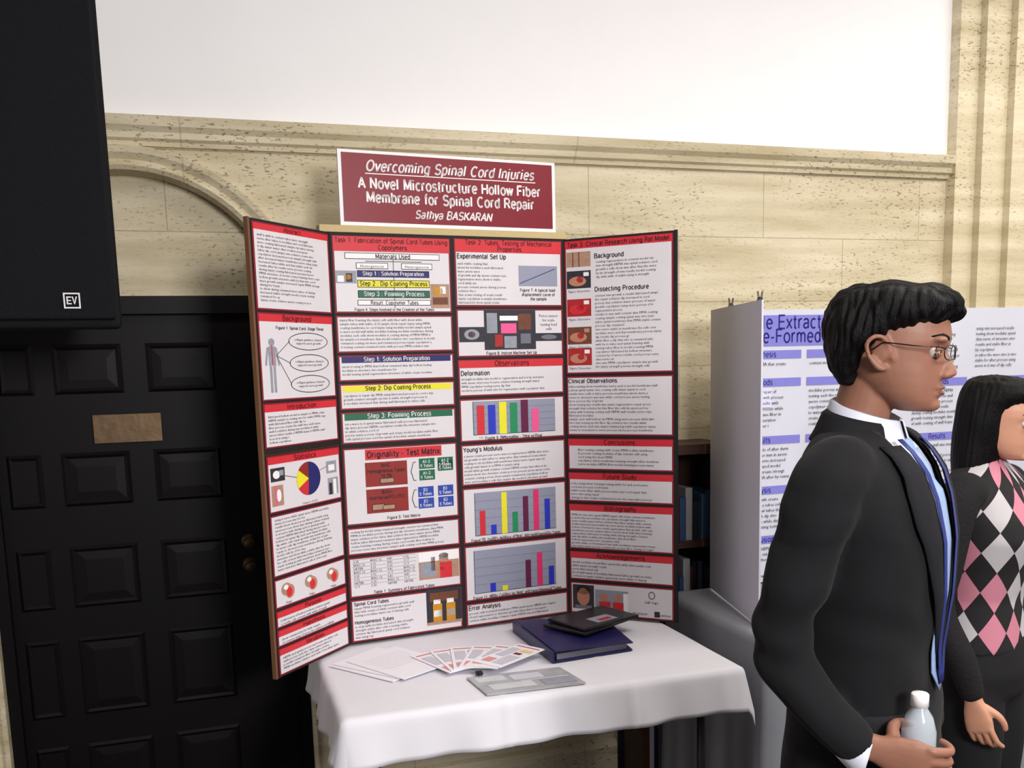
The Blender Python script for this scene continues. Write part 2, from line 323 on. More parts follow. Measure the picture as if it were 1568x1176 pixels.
# ------------------------------------------------------------------ flat print builder
class Print:
    """collects flat coloured shapes + text lying on one board panel; local coords: x right, y down (units)"""
    pend=[]
    def __init__(s,name,parent,origin,xdir,w,h,U,V):
        s.name=name;s.parent=parent;s.o=Vector(origin);s.x=Vector(xdir).normalized();s.zup=Vector((0,0,1));s.n=s.x.cross(s.zup)
        s.su=w/U;s.sv=h/V;s.v=[];s.f=[];s.fm=[];s.mats=[]
    def pt(s,u,v,l=0): return s.o+s.x*(u*s.su)-s.zup*(v*s.sv)+s.n*(l*.00045)
    def mi(s,m):
        if m not in s.mats: s.mats.append(m)
        return s.mats.index(m)
    def poly(s,pts,m,l=1):
        k=len(s.v); s.v+=[s.pt(u,v,l) for u,v in pts]; s.f.append(tuple(range(k+len(pts)-1,k-1,-1))); s.fm.append(s.mi(m))
    def rect(s,u0,v0,u1,v1,m,l=1): s.poly([(u0,v0),(u1,v0),(u1,v1),(u0,v1)],m,l)
    def oval(s,u,v,a,b,m,l=2,n=24): s.poly([(u+a*math.cos(2*math.pi*i/n),v+b*math.sin(2*math.pi*i/n)) for i in range(n)],m,l)
    def line(s,u0,v0,u1,v1,w,m,l=2):
        dx,dy=u1-u0,v1-v0; d=math.hypot(dx,dy) or 1; nx,ny=-dy/d*w/2,dx/d*w/2
        s.poly([(u0+nx,v0+ny),(u0-nx,v0-ny),(u1-nx,v1-ny),(u1+nx,v1+ny)][::-1],m,l)
    def ring(s,u,v,a,b,w,m,l=2,n=28):
        for i in range(n):
            t0=2*math.pi*i/n;t1=2*math.pi*(i+1)/n
            s.poly([(u+a*math.cos(t0),v+b*math.sin(t0)),(u+a*math.cos(t1),v+b*math.sin(t1)),(u+(a-w)*math.cos(t1),v+(b-w)*math.sin(t1)),(u+(a-w)*math.cos(t0),v+(b-w)*math.sin(t0))],m,l)
    def text(s,body,u,v,size,m,align='LEFT',bold=0,shear=0,fit=None,l=4,pitch=None):
        if bold:
            cap=size*.72; th=.13+bold*3.2; pitch=pitch or size
            for k,ln in enumerate(body.split('\n')):
                polys,w=stroke_text(ln,min(th,.22)); sx=cap
                if fit and w*sx>fit: sx=fit/w
                ox={'LEFT':0,'CENTER':-w*sx/2,'RIGHT':-w*sx}[align]
                for pl in polys: s.poly([(u+ox+(x+shear*y)*sx,v+k*pitch-y*cap) for x,y in pl][::-1],m,l)
            return
        cu=bpy.data.curves.new('t','FONT'); cu.body=body; cu.size=1; cu.align_x=align; cu.resolution_u=1; cu.shear=shear
        if pitch: cu.space_line=pitch/size/1.0
        o=bpy.data.objects.new('t',cu); COL.objects.link(o); Print.pend.append((s,o,u,v,size,m,align,fit,l))
    def sheet(s,u0,v0,u1,v1,pad=2.2): s.rect(u0,v0,u1,v1,MATRED,1); s.rect(u0+pad,v0+pad,u1-pad,v1-pad,PAPER,2)
    def bar(s,u0,v0,u1,v1,m,txt=None,tm=None,size=None,bold=.012):
        s.rect(u0,v0,u1,v1,m,3)
        if txt: size=size or (v1-v0)*.95; s.text(txt,(u0+u1)/2,v1-(v1-v0)*.22,size,tm or DKRED,'CENTER',bold,fit=(u1-u0)*.95)
    def body(s,u0,v0,u1,v1,size=5.0,pitch=5.6,seed=None):
        n=max(1,int((v1-v0)/pitch)); ch=int((u1-u0)/(size*.5)); lines=[]
        for i in range(n):
            t=''
            while len(t)<ch-3: t+=random.choice(WORDS)+' '
            t=t[:ch]
            if random.random()<.14: t=t[:int(ch*random.uniform(.3,.8))]
            lines.append(t)
        s.text('\n'.join(lines),u0,v0+size*.8,size,INK,'LEFT',0,fit=(u1-u0),pitch=pitch)
    def photo(s,u0,v0,u1,v1,bg,blobs=(),l=3):
        s.rect(u0,v0,u1,v1,bg,l); w,h=u1-u0,v1-v0
        for (k,x,y,a,b,m) in blobs:
            if k=='o': s.oval(u0+x*w,v0+y*h,a*w,b*h,m,l+1)
            else: s.rect(u0+x*w,v0+y*h,u0+(x+a)*w,v0+(y+b)*h,m,l+1)
    def chart(s,u0,v0,u1,v1,bars,bw):
        s.rect(u0,v0,u1,v1,GREYBG,3)
        for k in range(1,5):
            y=v0+(v1-v0)*k/5; s.line(u0,y,u1,y,.4,INK2,4)
        s.line(u0,v0,u0,v1,.8,INK,4); s.line(u0,v1,u1,v1,.8,INK,4)
        for x,h,m in bars: s.rect(u0+x-bw/2,v1-h,u0+x+bw/2,v1,m,5)
        for x,h,m in bars: s.text(random.choice(['2.5%','5.0%','7.5%','HEMA','MMA']),u0+x,v1+6,3.6,INK,'CENTER')
    def done(s):
        s.obj=mkobj(s.name,s.v,s.f,mats=s.mats,fm=s.fm,parent=s.parent)
    @staticmethod
    def harvest():
        dg=bpy.context.evaluated_depsgraph_get(); dg.update()
        for (s,o,u,v,size,m,align,fit,l) in Print.pend:
            me=bpy.data.meshes.new_from_object(o.evaluated_get(dg))
            if not len(me.vertices): continue
            xs=[q.co.x for q in me.vertices]; w=(max(xs)-min(xs))*size; k=1.0
            if fit and w>fit: k=fit/w
            n=len(s.v); s.v+=[s.pt(u+q.co.x*size*k,v-q.co.y*size,l) for q in me.vertices]
            mi=s.mi(m)
            for p in me.polygons: s.f.append(tuple(i+n for i in p.vertices)); s.fm.append(mi)
            bpy.data.meshes.remove(me)
        for t in Print.pend: 
            cu=t[1].data; bpy.data.objects.remove(t[1]); bpy.data.curves.remove(cu)
        Print.pend=[]
WORDS="the spinal cord tubes were fabricated using copolymer solution with hollow fiber membrane and dip coating process to create porous wall structure for nerve regeneration in vivo rat model results show that modulus of each sample increased after foaming while water content remained stable during testing of axons growth injury repair cells strength data mm HEMA MMA a is by it was".split()
PAPER=mat('poster_paper',(220,216,222),.45,.03,20); INK=mat('ink',(38,34,42),.6,.05); INK2=mat('ink_grey',(110,112,125),.6,.05); DKRED=mat('ink_dark_red',(104,14,24),.6,.05)
MATRED=mat('mat_maroon',(140,22,40),.55,.06); RED=mat('bar_red',(208,42,54),.5,.05); NAVY=mat('bar_navy',(32,34,104),.5,.05)
YEL=mat('bar_yellow',(232,224,44),.5,.05); GRN=mat('bar_green',(24,102,74),.5,.05); GREYBG=mat('chart_grey',(146,150,172),.5,.04)
MAR=mat('box_maroon',(142,38,34),.5,.05); BLUE=mat('box_blue',(40,70,170),.5,.05); PINK=mat('bar_pink',(226,48,110),.5,.04); PLUM=mat('bar_plum',(98,24,66),.5,.05)
BLU2=mat('bar_blue',(38,52,190),.5,.05); GR2=mat('bar_midgreen',(30,140,90),.5,.05); WHT=mat('print_white',(240,238,240),.5,.02); LPINK=mat('bar_lpink',(236,90,150),.5,.04)
TAN=mat('photo_tan',(176,140,118),.5,.2,60); DK=mat('photo_dark',(48,46,56),.5,.3,80); SKINP=mat('photo_skin',(192,130,104),.5,.15,60); REDP=mat('photo_red',(176,36,40),.5,.3,80)
AMB=mat('photo_amber',(202,140,26),.5,.15,60); BRN=mat('photo_brown',(112,64,44),.5,.2,60); SKY=mat('photo_grey',(150,154,168),.5,.2,60)

# ------------------------------------------------------------------ main poster board
PB=[Vector((.1243,2.6234,0)),Vector((.3618,2.8764,0)),Vector((.7398,2.9183,0)),Vector((1.1221,2.9591,0)),Vector((1.3949,2.7103,0))]
ZB,ZT=.7535,1.998; HB=ZT-ZB
board=empty('folding_poster_board')
BK=mat('board_black',(26,18,22),.7,.1,40); WD=mat('board_wood_edge',(112,76,50),.6,.15,50,stretch=(8,8,1)); 
panels=[]
spec_=[('left_wing',PB[0],PB[1],140,700),('centre_left',PB[1],PB[2],185,617),('centre_right',PB[2],PB[3],180,586),('right_wing',PB[3],PB[4],165,585)]
for nm,a,b,U,V in spec_:
    d=(b-a); L=d.length; x=d.normalized(); nrm=x.cross(Vector((0,0,1)))
    M=Matrix(((x.x,-nrm.x,0,a.x),(x.y,-nrm.y,0,a.y),(0,0,1,0),(0,0,0,1)))
    box(nm+'_lower_core',(.001,0,ZB),(L-.001,.008,ZB+HB*.498),BK,board,M=M)
    box(nm+'_upper_core',(.001,0,ZB+HB*.502),(L-.001,.008,ZT),BK,board,M=M)
    if nm in('left_wing','right_wing'):
        s0=-.007 if nm=='left_wing' else L-.001
        box(nm+'_edge_strip',(s0,-.001,ZB),(s0+.008,.012,ZT+.002),WD if nm=='left_wing' else BK,board,M=M)
    box(nm+'_backing',(.002,.0085,ZB+.002),(L-.002,.012,ZT-.002),WD,board,M=M)
    panels.append(Print(nm+'_print',board,a+nrm*.0012+Vector((0,0,ZT)),x,L,HB,U,V))
A,B,Cc,Dd=panels
bd=(PB[3]-PB[1]); bx=bd.normalized(); bn=bx.cross(Vector((0,0,1)))
Mb=Matrix(((bx.x,-bn.x,0,PB[1].x),(bx.y,-bn.y,0,PB[1].y),(0,0,1,0),(0,0,0,1)))
box('top_rail',(-.03,-.004,ZT+.001),(bd.length+.01,.035,ZT+.022),mat('rail_pine',(196,176,128),.6,.12,50,stretch=(1,8,8)),board,.002,M=Mb)
# --- left wing (140 x 700)
A.sheet(3,4,136,132,2.5); A.bar(5,6,134,15,RED,'Abstract'); A.body(10,20,128,122)
A.sheet(3,136,136,268); A.bar(5,138,134,149,RED,'Background')
A.text('Figure 1: Spinal Cord, Stage Three',32,160,6,INK,bold=.01,fit=85)
A.oval(23,180,5,6,SKY,3); A.rect(17,186,29,215,SKY,3); A.rect(18,215,22,256,SKY,3); A.rect(24,215,28,256,SKY,3); A.line(23,184,23,214,1.5,RED,4); A.line(16,188,12,215,3,SKY,3); A.line(30,188,34,215,3,SKY,3)
for (cy) in (178,212,245):
    A.ring(88,cy,36,14,1.2,INK,3); A.text('collagen guidance channel\nsupports axon growth',88,cy-1,5,INK,'CENTER',fit=56,pitch=5.6); A.line(30,200,54,cy,.9,INK,3)
A.sheet(3,272,136,340); A.bar(5,274,134,285,RED,'Introduction'); A.body(10,290,128,336)
A.sheet(3,352,136,440); A.bar(5,354,134,365,RED,'Statistics')
A.photo(8,371,32,392,DK,[('o',.4,.5,.25,.3,WHT),('r',.6,.2,.3,.4,SKY)]); A.photo(8,398,28,430,TAN,[('r',.3,0,.15,1,LPINK),('o',.6,.5,.2,.3,WHT)])
for a0,a1,m in ((-90,95,NAVY),(95,150,RED),(150,215,YEL),(215,270,MAR)):
    A.poly([(74,396)]+[(74+22*math.cos(math.radians(a0+(a1-a0)*i/14)),396+27*math.sin(math.radians(a0+(a1-a0)*i/14))) for i in range(15)],m,4)
A.photo(108,374,128,394,SKY,[('r',.2,.3,.6,.5,WHT)]); A.photo(110,402,130,430,SKY,[('r',.1,.3,.3,.7,DK),('r',.5,.1,.3,.9,WHT)])
A.line(32,385,55,392,.8,INK,4); A.line(96,386,108,382,.8,INK,4); A.text('Causes of SCI',74,436,5,INK,'CENTER')
A.sheet(3,444,136,540); A.body(10,449,128,536)
A.sheet(3,544,136,590); 
for cx in (26,68,110):
    A.oval(cx-3,563,9,10,TAN,3); A.oval(cx+3,568,8,11,SKINP,3.5); A.oval(cx+2,569,5,8,RED,4); A.oval(cx-4,560,4,4,WHT,4.5); A.text('Stage',cx,586,5,INK,'CENTER')
for y,t in ((594,'Purpose'),(624,'Hypothesis'),(654,'Variables')):
    A.sheet(3,y,136,y+27 if y<650 else 697); A.bar(5,y+1.5,134,y+11,RED,t); A.body(10,y+14,128,(y+26) if y<650 else 694)
# --- centre left (185 x 617)
B.rect(0,0,185,617,BK,.5)
B.sheet(3,4,181,115); B.rect(4,5,180,26,RED,3); B.text('Task 1: Fabrication of Spinal Cord Tubes Using\nCopolymers',92,13.5,9,DKRED,'CENTER',.012,fit=170,pitch=9.5)
def obox(P,u0,v0,u1,v1,m=None,w=.9):
    P.rect(u0,v0,u1,v1,m or INK,3); P.rect(u0+w,v0+w,u1-w,v1-w,WHT,4)
obox(B,20,28,164,37); B.text('Materials Used',92,35.5,8.5,INK,'CENTER',.014,l=5)
obox(B,36,42,84,51); B.text('Homogeneous',60,49,6,INK,'CENTER',l=5); obox(B,104,42,152,51); B.text('Heterogeneous',128,49,6,INK,'CENTER',l=5)
B.line(92,37,92,108,.9,INK,3); B.line(50,40,136,40,.9,INK,3)
B.bar(38,54,146,62,NAVY,'Step 1 : Solution Preparation',WHT); B.bar(38,68,146,77,YEL,'Step 2 : Dip Coating Process',INK); B.bar(38,83,146,92,GRN,'Step 3 : Foaming Process',WHT)
B.rect(37,53,147,63,INK,2.5); B.rect(37,67,147,78,INK,2.5); B.rect(37,82,147,93,INK,2.5)
obox(B,36,96,148,104); B.text('Result: Copolymer Tubes',92,102.5,7,INK,'CENTER',.01,l=5); B.text('Figure 4: Steps Involved in the Creation of the Tubes',92,112,5.5,INK,'CENTER',.006)
B.photo(5,54,36,72,SKY,[('r',.1,.4,.3,.5,WHT),('r',.5,.2,.3,.7,DK),('o',.6,.5,.15,.2,AMB)]); B.photo(148,72,178,108,TAN,[('o',.4,.3,.25,.2,AMB),('r',.1,.55,.8,.3,BRN),('r',.5,.1,.3,.3,WHT)])
B.sheet(3,119,181,173); B.body(8,123,176,170)
B.sheet(3,177,181,215); B.bar(8,179,176,188,NAVY,'Step 1: Solution Preparation',WHT); B.body(8,191,176,213)
B.sheet(3,219,181,257); B.bar(8,222,176,231,YEL,'Step 2: Dip Coating Process',INK); B.body(8,234,176,255)
B.sheet(3,261,181,308); B.bar(8,263,176,273,GRN,'Step 3: Foaming Process',WHT); B.body(8,276,176,306)
B.sheet(3,315,181,432); B.bar(36,318,156,334,RED,'Originality - Test Matrix',INK,12,.02)
for y in (338,379):
    B.rect(35,y,100,y+37,MAR,3); B.text('BHIC\nHomogeneous Tubes\n10.5%' if y<350 else 'BHEH\nInterfacial(PCL/PC)',67,y+8,7,INK,'CENTER',.01,fit=58,pitch=8)
    B.rect(57,y+25,79,y+33,INK,4); B.rect(58,y+26,78,y+32,TAN,5)
B.rect(43,402,62,412,INK,4);B.rect(44,403,61,411,TAN,5)
for x,m in ((119,GRN),(149,GRN)):
    for y in (337,355): 
        if x==149 and y==355: y=342
        B.rect(x,y,x+25,y+16,m,3); B.text('A1-2\n5 Tubes',x+12,y+7,6,WHT,'CENTER',.01,pitch=6.5,fit=22)
for x in (116,148):
    for y in (381,399): B.rect(x,y,x+25,y+16,BLUE,3); B.text('B3\n5 Tubes',x+12,y+7,6,WHT,'CENTER',.01,pitch=6.5,fit=22)
for y0,y1 in ((342,370),(385,412)): B.line(110,y0,106,(y0+y1)/2,1,INK,4); B.line(106,(y0+y1)/2,110,y1,1,INK,4); B.line(110,y0,114,y0,1,INK,4); B.line(110,y1,114,y1,1,INK,4)
B.text('Figure 5: Test Matrix',92,427,6,INK,'CENTER',.01)
B.sheet(3,436,181,478); B.body(8,440,176,476)
B.sheet(3,482,181,544)
for i in range(8):
    y=490+i*5.6; B.line(8,y-4.5,108,y-4.5,.4,INK2,3)
    for k in range(4): B.text(random.choice(['BHIC 12','3.25','4.81','0.92','11.7','HETER']),10+k*26,y,5,INK)
B.text('Table 1: Summary of Fabricated Tubes',88,541,6,INK,'CENTER',.01)
B.photo(112,485,178,529,TAN,[('r',0,0,1,.35,WHT),('o',.62,.3,.12,.17,SKINP),('r',.52,.42,.3,.58,RED),('o',.62,.18,.12,.1,DK),('r',.05,.4,.35,.5,SKY),('r',.3,.2,.1,.5,BRN),('r',.42,.6,.2,.1,SKINP)])
B.sheet(3,548,181,614); B.text('Spinal Cord Tubes',8,557,7,INK,bold=.015); B.body(8,559,120,578); B.text('Homogeneous Tubes',8,586,7,INK,bold=.015); B.body(8,588,120,612)
B.photo(122,546,180,604,DK,[('r',.1,.1,.8,.25,BRN),('r',.18,.42,.26,.5,AMB),('r',.56,.42,.26,.5,AMB),('r',.2,.3,.2,.12,WHT),('r',.58,.3,.2,.12,WHT),('r',.2,.6,.22,.18,WHT),('r',.58,.6,.22,.18,WHT),('r',0,.92,1,.08,TAN)])
# --- centre right (180 x 586)
Cc.rect(0,0,180,586,BK,.5)
Cc.sheet(3,3,176,100); Cc.rect(4,4,175,22,RED,3); Cc.text('Task 2: Tubes, Testing of Mechanical\nProperties',90,11,9,DKRED,'CENTER',.012,fit=165,pitch=8.8)
Cc.text('Experimental Set Up',7,31,9,INK,bold=.016); Cc.body(7,36,98,98)
Cc.photo(104,40,168,70,GREYBG,[]); Cc.line(106,66,164,44,1,NAVY,5); Cc.text('Figure 7: A typical load-\ndisplacement curve of\nthe sample',136,78,6,INK,'CENTER',.01,fit=60,pitch=6.5)
Cc.sheet(3,104,176,174)
Cc.photo(6,130,46,152,DK,[('o',.5,.5,.3,.35,SKY),('o',.5,.5,.15,.2,BRN)]); Cc.photo(46,105,130,164,DK,[('r',.05,.08,.2,.5,SKY),('r',.3,.15,.35,.12,WHT),('r',.32,.34,.3,.25,LPINK),('r',.66,.1,.25,.4,BRN),('r',.2,.62,.15,.3,REDP),('r',.38,.66,.24,.3,SKY),('r',.7,.6,.2,.25,INK2)])
Cc.photo(130,140,174,152,DK,[('o',.5,.5,.3,.3,INK2)]); Cc.text('Force sensor\nfor scale\ntesting load\ncells',152,116,6,INK,'CENTER',fit=40,pitch=6.5); Cc.text('Figure 8: Instron Machine Set Up',90,171,6,INK,'CENTER',.01)
Cc.sheet(3,178,176,232); Cc.bar(4,179,175,190,RED,'Observations'); Cc.text('Deformation',7,201,9,INK,bold=.014); Cc.body(7,204,172,231)
Cc.sheet(3,236,176,300); Cc.chart(24,240,160,290,[(12,44,RED),(30,44,BLU2),(48,48,YEL),(66,46,GR2),(84,50,PLUM),(102,36,LPINK)],12); Cc.text('Figure 9: Deformation - Total vs Final',90,298,6,INK,'CENTER',.01)
Cc.sheet(3,304,176,366); Cc.text("Young's Modulus",7,315,9,INK,bold=.014); Cc.body(7,319,172,364)
Cc.sheet(3,370,176,455); Cc.chart(22,378,158,444,[(12,38,RED),(30,15,BLU2),(48,64,YEL),(66,32,GR2),(84,55,PLUM),(102,64,PINK),(121,48,BLU2)],9); Cc.text("Figure 10: Young's Modulus of BHIC and Heterogeneous Tubes",90,453,6,INK,'CENTER',.01,fit=150)
Cc.sheet(3,459,176,545); Cc.chart(18,467,156,534,[(30,14,BLU2),(50,8,YEL),(90,44,PLUM),(110,54,PINK),(130,30,BLU2)],9); Cc.text('Figure 11: Water Content for BHIC and Heterogeneous Tubes',90,543,6,INK,'CENTER',.01,fit=150)
Cc.sheet(3,549,176,584); Cc.text('Error Analysis',7,559,9,INK,bold=.014); Cc.body(7,562,172,583)
# --- right wing (165 x 585)
Dd.rect(0,0,165,585,BK,.5)
Dd.sheet(2,3,163,203); Dd.bar(3,4,162,15,RED,'Task 3: Clinical Research Using Rat Model',INK,9,.016)
Dd.photo(5,20,42,42,TAN,[('r',.5,0,.04,1,BRN),('r',.25,0,.04,1,BRN)])
for y,bgm in ((48,DK),(90,REDP),(132,BRN),(164,REDP)):
    Dd.photo(5,y,42,y+26,bgm,[('o',.45,.6,.36,.28,SKINP if y!=90 else RED),('o',.55,.5,.14,.18,RED),('r',.7,.1,.22,.22,WHT if y!=132 else TAN)]); Dd.text('Figure: Dissection',24,y+32,4.6,INK,'CENTER')
Dd.text('Background',48,31,9,INK,bold=.014); Dd.body(50,34,158,66); Dd.text('Dissecting Procedure',48,80,9,INK,bold=.014); Dd.body(48,84,158,200)
Dd.sheet(2,207,163,298); Dd.text('Clinical Observations',5,217,8.5,INK,bold=.014); Dd.body(5,220,158,296)
Dd.sheet(2,303,163,352); Dd.bar(3,304,162,314,RED,'Conclusions'); Dd.body(18,318,156,350)
Dd.sheet(2,356,163,402); Dd.bar(3,357,162,367,RED,'Future Study'); Dd.body(6,371,158,400)
Dd.sheet(2,406,163,478); Dd.bar(3,407,162,417,RED,'Bibliography'); Dd.body(6,421,158,476,4.6,5.0)
Dd.sheet(2,482,163,528); Dd.bar(3,483,162,493,RED,'Acknowledgements'); Dd.body(6,497,158,526)
Dd.sheet(2,532,163,583)
Dd.photo(6,536,40,575,DK,[('o',.5,.5,.3,.36,SKINP),('o',.5,.2,.32,.2,BK),('r',.1,.85,.8,.15,INK2)])
Dd.photo(42,542,94,576,SKY,[('o',.28,.35,.12,.18,SKINP),('o',.68,.35,.12,.18,SKINP),('r',.12,.55,.34,.45,RED),('r',.54,.55,.32,.45,RED),('r',.85,.1,.15,.9,WHT)])
Dd.ring(130,545,5,6,1,INK,4); Dd.text('Lab logo',130,558,6,INK,'CENTER'); Dd.text('sponsor',112,577,7,INK,'CENTER'); Dd.rect(134,570,142,579,DK,4); Dd.text('partner',150,577,6,INK,'CENTER')

# ------------------------------------------------------------------ title sign
sign=empty('title_sign')
s0=.036; s1=.740
SG=mat('sign_maroon',(128,24,40),.4,.05,20); 
box('sign_panel',(s0,.003,ZT+.0225),(s1,.012,ZT+.238),WHT,sign,M=Mb)
o=Mb@Vector((s0,.0025,ZT+.238)); S=Print('sign_print',sign,o,bx,s1-s0,.2155,333,103)
S.rect(5,4,328,98,SG,.5)
S.text('Overcoming Spinal Cord Injuries',168,27,19,WHT,'CENTER',.016,.22,fit=262,l=1.5); S.rect(38,30.5,300,31.8,WHT,1.5)
S.text('A Novel Microstructure Hollow Fiber',168,51,19,WHT,'CENTER',.022,fit=280,l=1.5); S.text('Membrane for Spinal Cord Repair',168,70,19,WHT,'CENTER',.022,fit=258,l=1.5)
S.text('Sathya BASKARAN',168,90,15,WHT,'CENTER',.018,.22,fit=126,l=1.5)
# ------------------------------------------------------------------ second poster board
b2=empty('white_poster_board')
WB=mat('foam_board_white',(206,207,220),.6,.04,10); LAV=mat('lavender_bar',(128,126,206),.5,.05); NTX=mat('navy_text',(34,34,120),.5,.05)
ZC2=.795
h0=Vector((1.651,2.93,0)); n0=Vector((1.535,2.43,0)); e0=Vector((3.06,2.925,0)); Z2B,Z2T=ZC2+.004,1.768
def slab(name,a,b,z0,z1,m,par,t=.006):
    x=(b-a).normalized(); nr=x.cross(Vector((0,0,1))); M=Matrix(((x.x,-nr.x,0,a.x),(x.y,-nr.y,0,a.y),(0,0,1,0),(0,0,0,1)))
    return box(name,(0,0,z0),((b-a).length,t,z1),m,par,M=M)
slab('centre_panel',h0+Vector((.004,0,0)),e0,Z2B,Z2T,WB,b2); slab('side_wing',n0,h0,Z2B,Z2T,WB,b2)
slab('far_wing',e0,e0+Vector((.30,-.20,0)),Z2B,Z2T,WB,b2)
E=Print('centre_print',b2,h0+Vector((0,-.0015,Z2T)),e0-h0,(e0-h0).length,Z2T-Z2B,600,400)
E.rect(14,8,340,52,LAV,1); E.text('Female Extract Effects\non Pre-Formed Plaques',26,27,26,NTX,'LEFT',.001,pitch=20,l=2,fit=290)
for cx0,cx1 in ((14,150),(160,340),(350,460),(470,585)):
    y=58 if cx0<345 else 12
    for t,hh in (('Hypothesis',26),('Methods',70),('Results',60),('Analysis',60),('Conclusion',60)):
        if cx0<345 or t!='Hypothesis': E.rect(cx0,y,cx1,y+12,LAV,1); E.text(t,(cx0+cx1)/2,y+9.5,11,NTX,'CENTER',.001,l=2)
        if cx0>345 and t=='Hypothesis': hh=80
        E.body(cx0+4,y+16,cx1-4,y+16+hh-10,7,8.2); y+=hh+14
E.poly([(24,118),(44,118),(44,112),(56,124),(44,136),(44,130),(24,130)],mat('arrow_lav',(196,198,226),.5,.03),1.5); E.rect(62,112,100,140,mat('box_lav',(214,214,236),.5,.03),3)
Print.harvest()
for P in (A,B,Cc,Dd,S,E): P.done()
clipm=mat('binder_clip_black',(20,20,24),.35,.05,metal=.3)
def clip(name,M,parent=None):
    g=Geo(); g.add([(-.012,-.009,-.012),(.012,-.009,-.012),(.012,-.003,.006),(-.012,-.003,.006),(-.012,.009,-.012),(.012,.009,-.012),(.012,.003,.006),(-.012,.003,.006)],[(0,1,2,3),(5,4,7,6),(3,2,6,7),(1,5,6,2),(4,0,3,7),(0,4,5,1)],M)
    for s in (-1,1): g.add(*tube([(-.005,s*.004,.004),(-.004,s*.007,.022),(.004,s*.007,.022),(.005,s*.004,.004)],.0011,8),M)
    return mkobj(name,g.v,g.f,clipm,parent)
for t in (.08,.62):
    p=n0.lerp(h0,t)
    clip('clip',Matrix.Translation(p+Vector((.003,0,Z2T+.004)))@Matrix.Rotation(math.atan2(h0.y-n0.y,h0.x-n0.x),4,'Z'),b2)

# ------------------------------------------------------------------ tables with cloths
def cloth_table(name,o,yaw,w,d,over,clothm,waves=1.0,creases=(),flare=.10,H=.75):
    e=empty(name,(o[0],o[1],0),yaw)
    legm=mat('table_leg_metal',(60,60,64),.4,.1,metal=.6); tp=mat('table_top_wood',(92,66,48),.5,.2,20)
    box('top',(.012,.012,H-.035),(w-.012,d-.012,H-.008),tp,e)
    g=Geo()
    for x in (.08,w-.08):
        for y in (.07,d-.07): g.add(*tube([(x,y,.0125),(x,y,H-.035)],.0125,12,cap=False))
        g.add(*tube([(x,.07,.12),(x,d-.07,.12)],.009,10))
    mkobj('legs',g.v,g.f,legm,e,True)
    st=.0125 if over<.3 else .02
    nx=int((w+2*over)/st);ny=int((d+2*over)/st); v=[];f=[]
    for j in range(ny+1):
        for i in range(nx+1):
            s=-over+(w+2*over)*i/nx; t=-over+(d+2*over)*j/ny
            cs=min(max(s,0),w);ct=min(max(t,0),d); ex,ey=s-cs,t-ct; L=math.hypot(ex,ey)
            z=H-.0045
            for c in creases: z+=.0016*math.exp(-((s-c)/.008)**2)
            z+=.0006*noise.noise(Vector((s*6,t*6,3)))
            if L>1e-6:
                dx,dy=ex/L,ey/L; r=.012; a=min(L/r,math.pi/2)
                outw=r*math.sin(a); dn=r*(1-math.cos(a))+max(0,L-r*math.pi/2)
                per=(cs+ct*1.3); k=min(1,max(0,(L-.01)/max(.1,over)))
                wv=waves*k*(.009*math.sin(per*17+1.1)+.005*math.sin(per*41))*(1 if (ex==0 or ey==0) else .6)
                fl=flare*dn+(wv+.010*waves*k)
                for c in creases: fl+=.005*math.exp(-((s-c)/.008)**2)
                v.append((cs+dx*(outw+fl),ct+dy*(outw+fl),z-dn))
            else: v.append((s,t,z))
    for j in range(ny):
        for i in range(nx): a=j*(nx+1)+i; f.append((a,a+1,a+nx+2,a+nx+1))
    o_=mkobj('tablecloth',v,f,clothm,e,True); m=o_.modifiers.new('s','SOLIDIFY'); m.thickness=.0015; m.offset=1
    return e
cl=mat('white_linen',(226,225,234),.8,.03,8,.05); cl2=mat('grey_linen',(140,142,150),.85,.06,8,.05)
cloth_table('display_table',(.262,2.262,0),0,1.10,.71,.125,cl,1.0,(.41,.76))
cloth_table('side_table',(1.50,2.34,0),0,1.47,.615,.70,cl2,.8,flare=.01,H=ZC2)

# ------------------------------------------------------------------ bookcase
bc=empty('bookcase'); wdk=mat('dark_walnut',(60,36,28),.5,.2,10,.05,stretch=(1,1,6))
X0,X1,Y0,Y1=1.42,1.76,3.012,3.215
g=Geo(); g.box((X0,Y0,0),(X0+.025,Y1,1.27)); g.box((X1-.025,Y0,0),(X1,Y1,1.27)); g.box((X0-.01,Y0-.012,1.27),(X1+.005,Y1,1.305)); g.box((X0+.025,Y1-.012,0),(X1-.025,Y1,1.27))
for z in (.05,.36,.66,.93): g.box((X0+.025,Y0+.005,z),(X1-.025,Y1-.012,z+.022))
mkobj('case',g.v,g.f,wdk,bc)
bcols=[mat('book_%d'%i,c,.6,.15,30) for i,c in enumerate([(40,62,100),(158,156,160),(22,26,42),(50,80,104),(84,30,28),(150,148,146),(34,46,38),(28,26,30)])]
gs=[Geo() for _ in bcols]
for z in (.072,.382,.682,.952):
    x=X0+.03
    while x<X1-.06:
        w=random.uniform(.014,.034); h=random.uniform(.14,.205); gs[random.randrange(len(gs))].box((x,Y0+random.uniform(.015,.04),z),(x+w,Y1-.03,z+h)); x+=w+.001
v=[];f=[];fm=[]
for i,q in enumerate(gs):
    k=len(v); v+=q.v; f+=[tuple(a+k for a in t) for t in q.f]; fm+=[i]*len(q.f)
mkobj('books',v,f,mats=bcols,fm=fm,parent=bc)

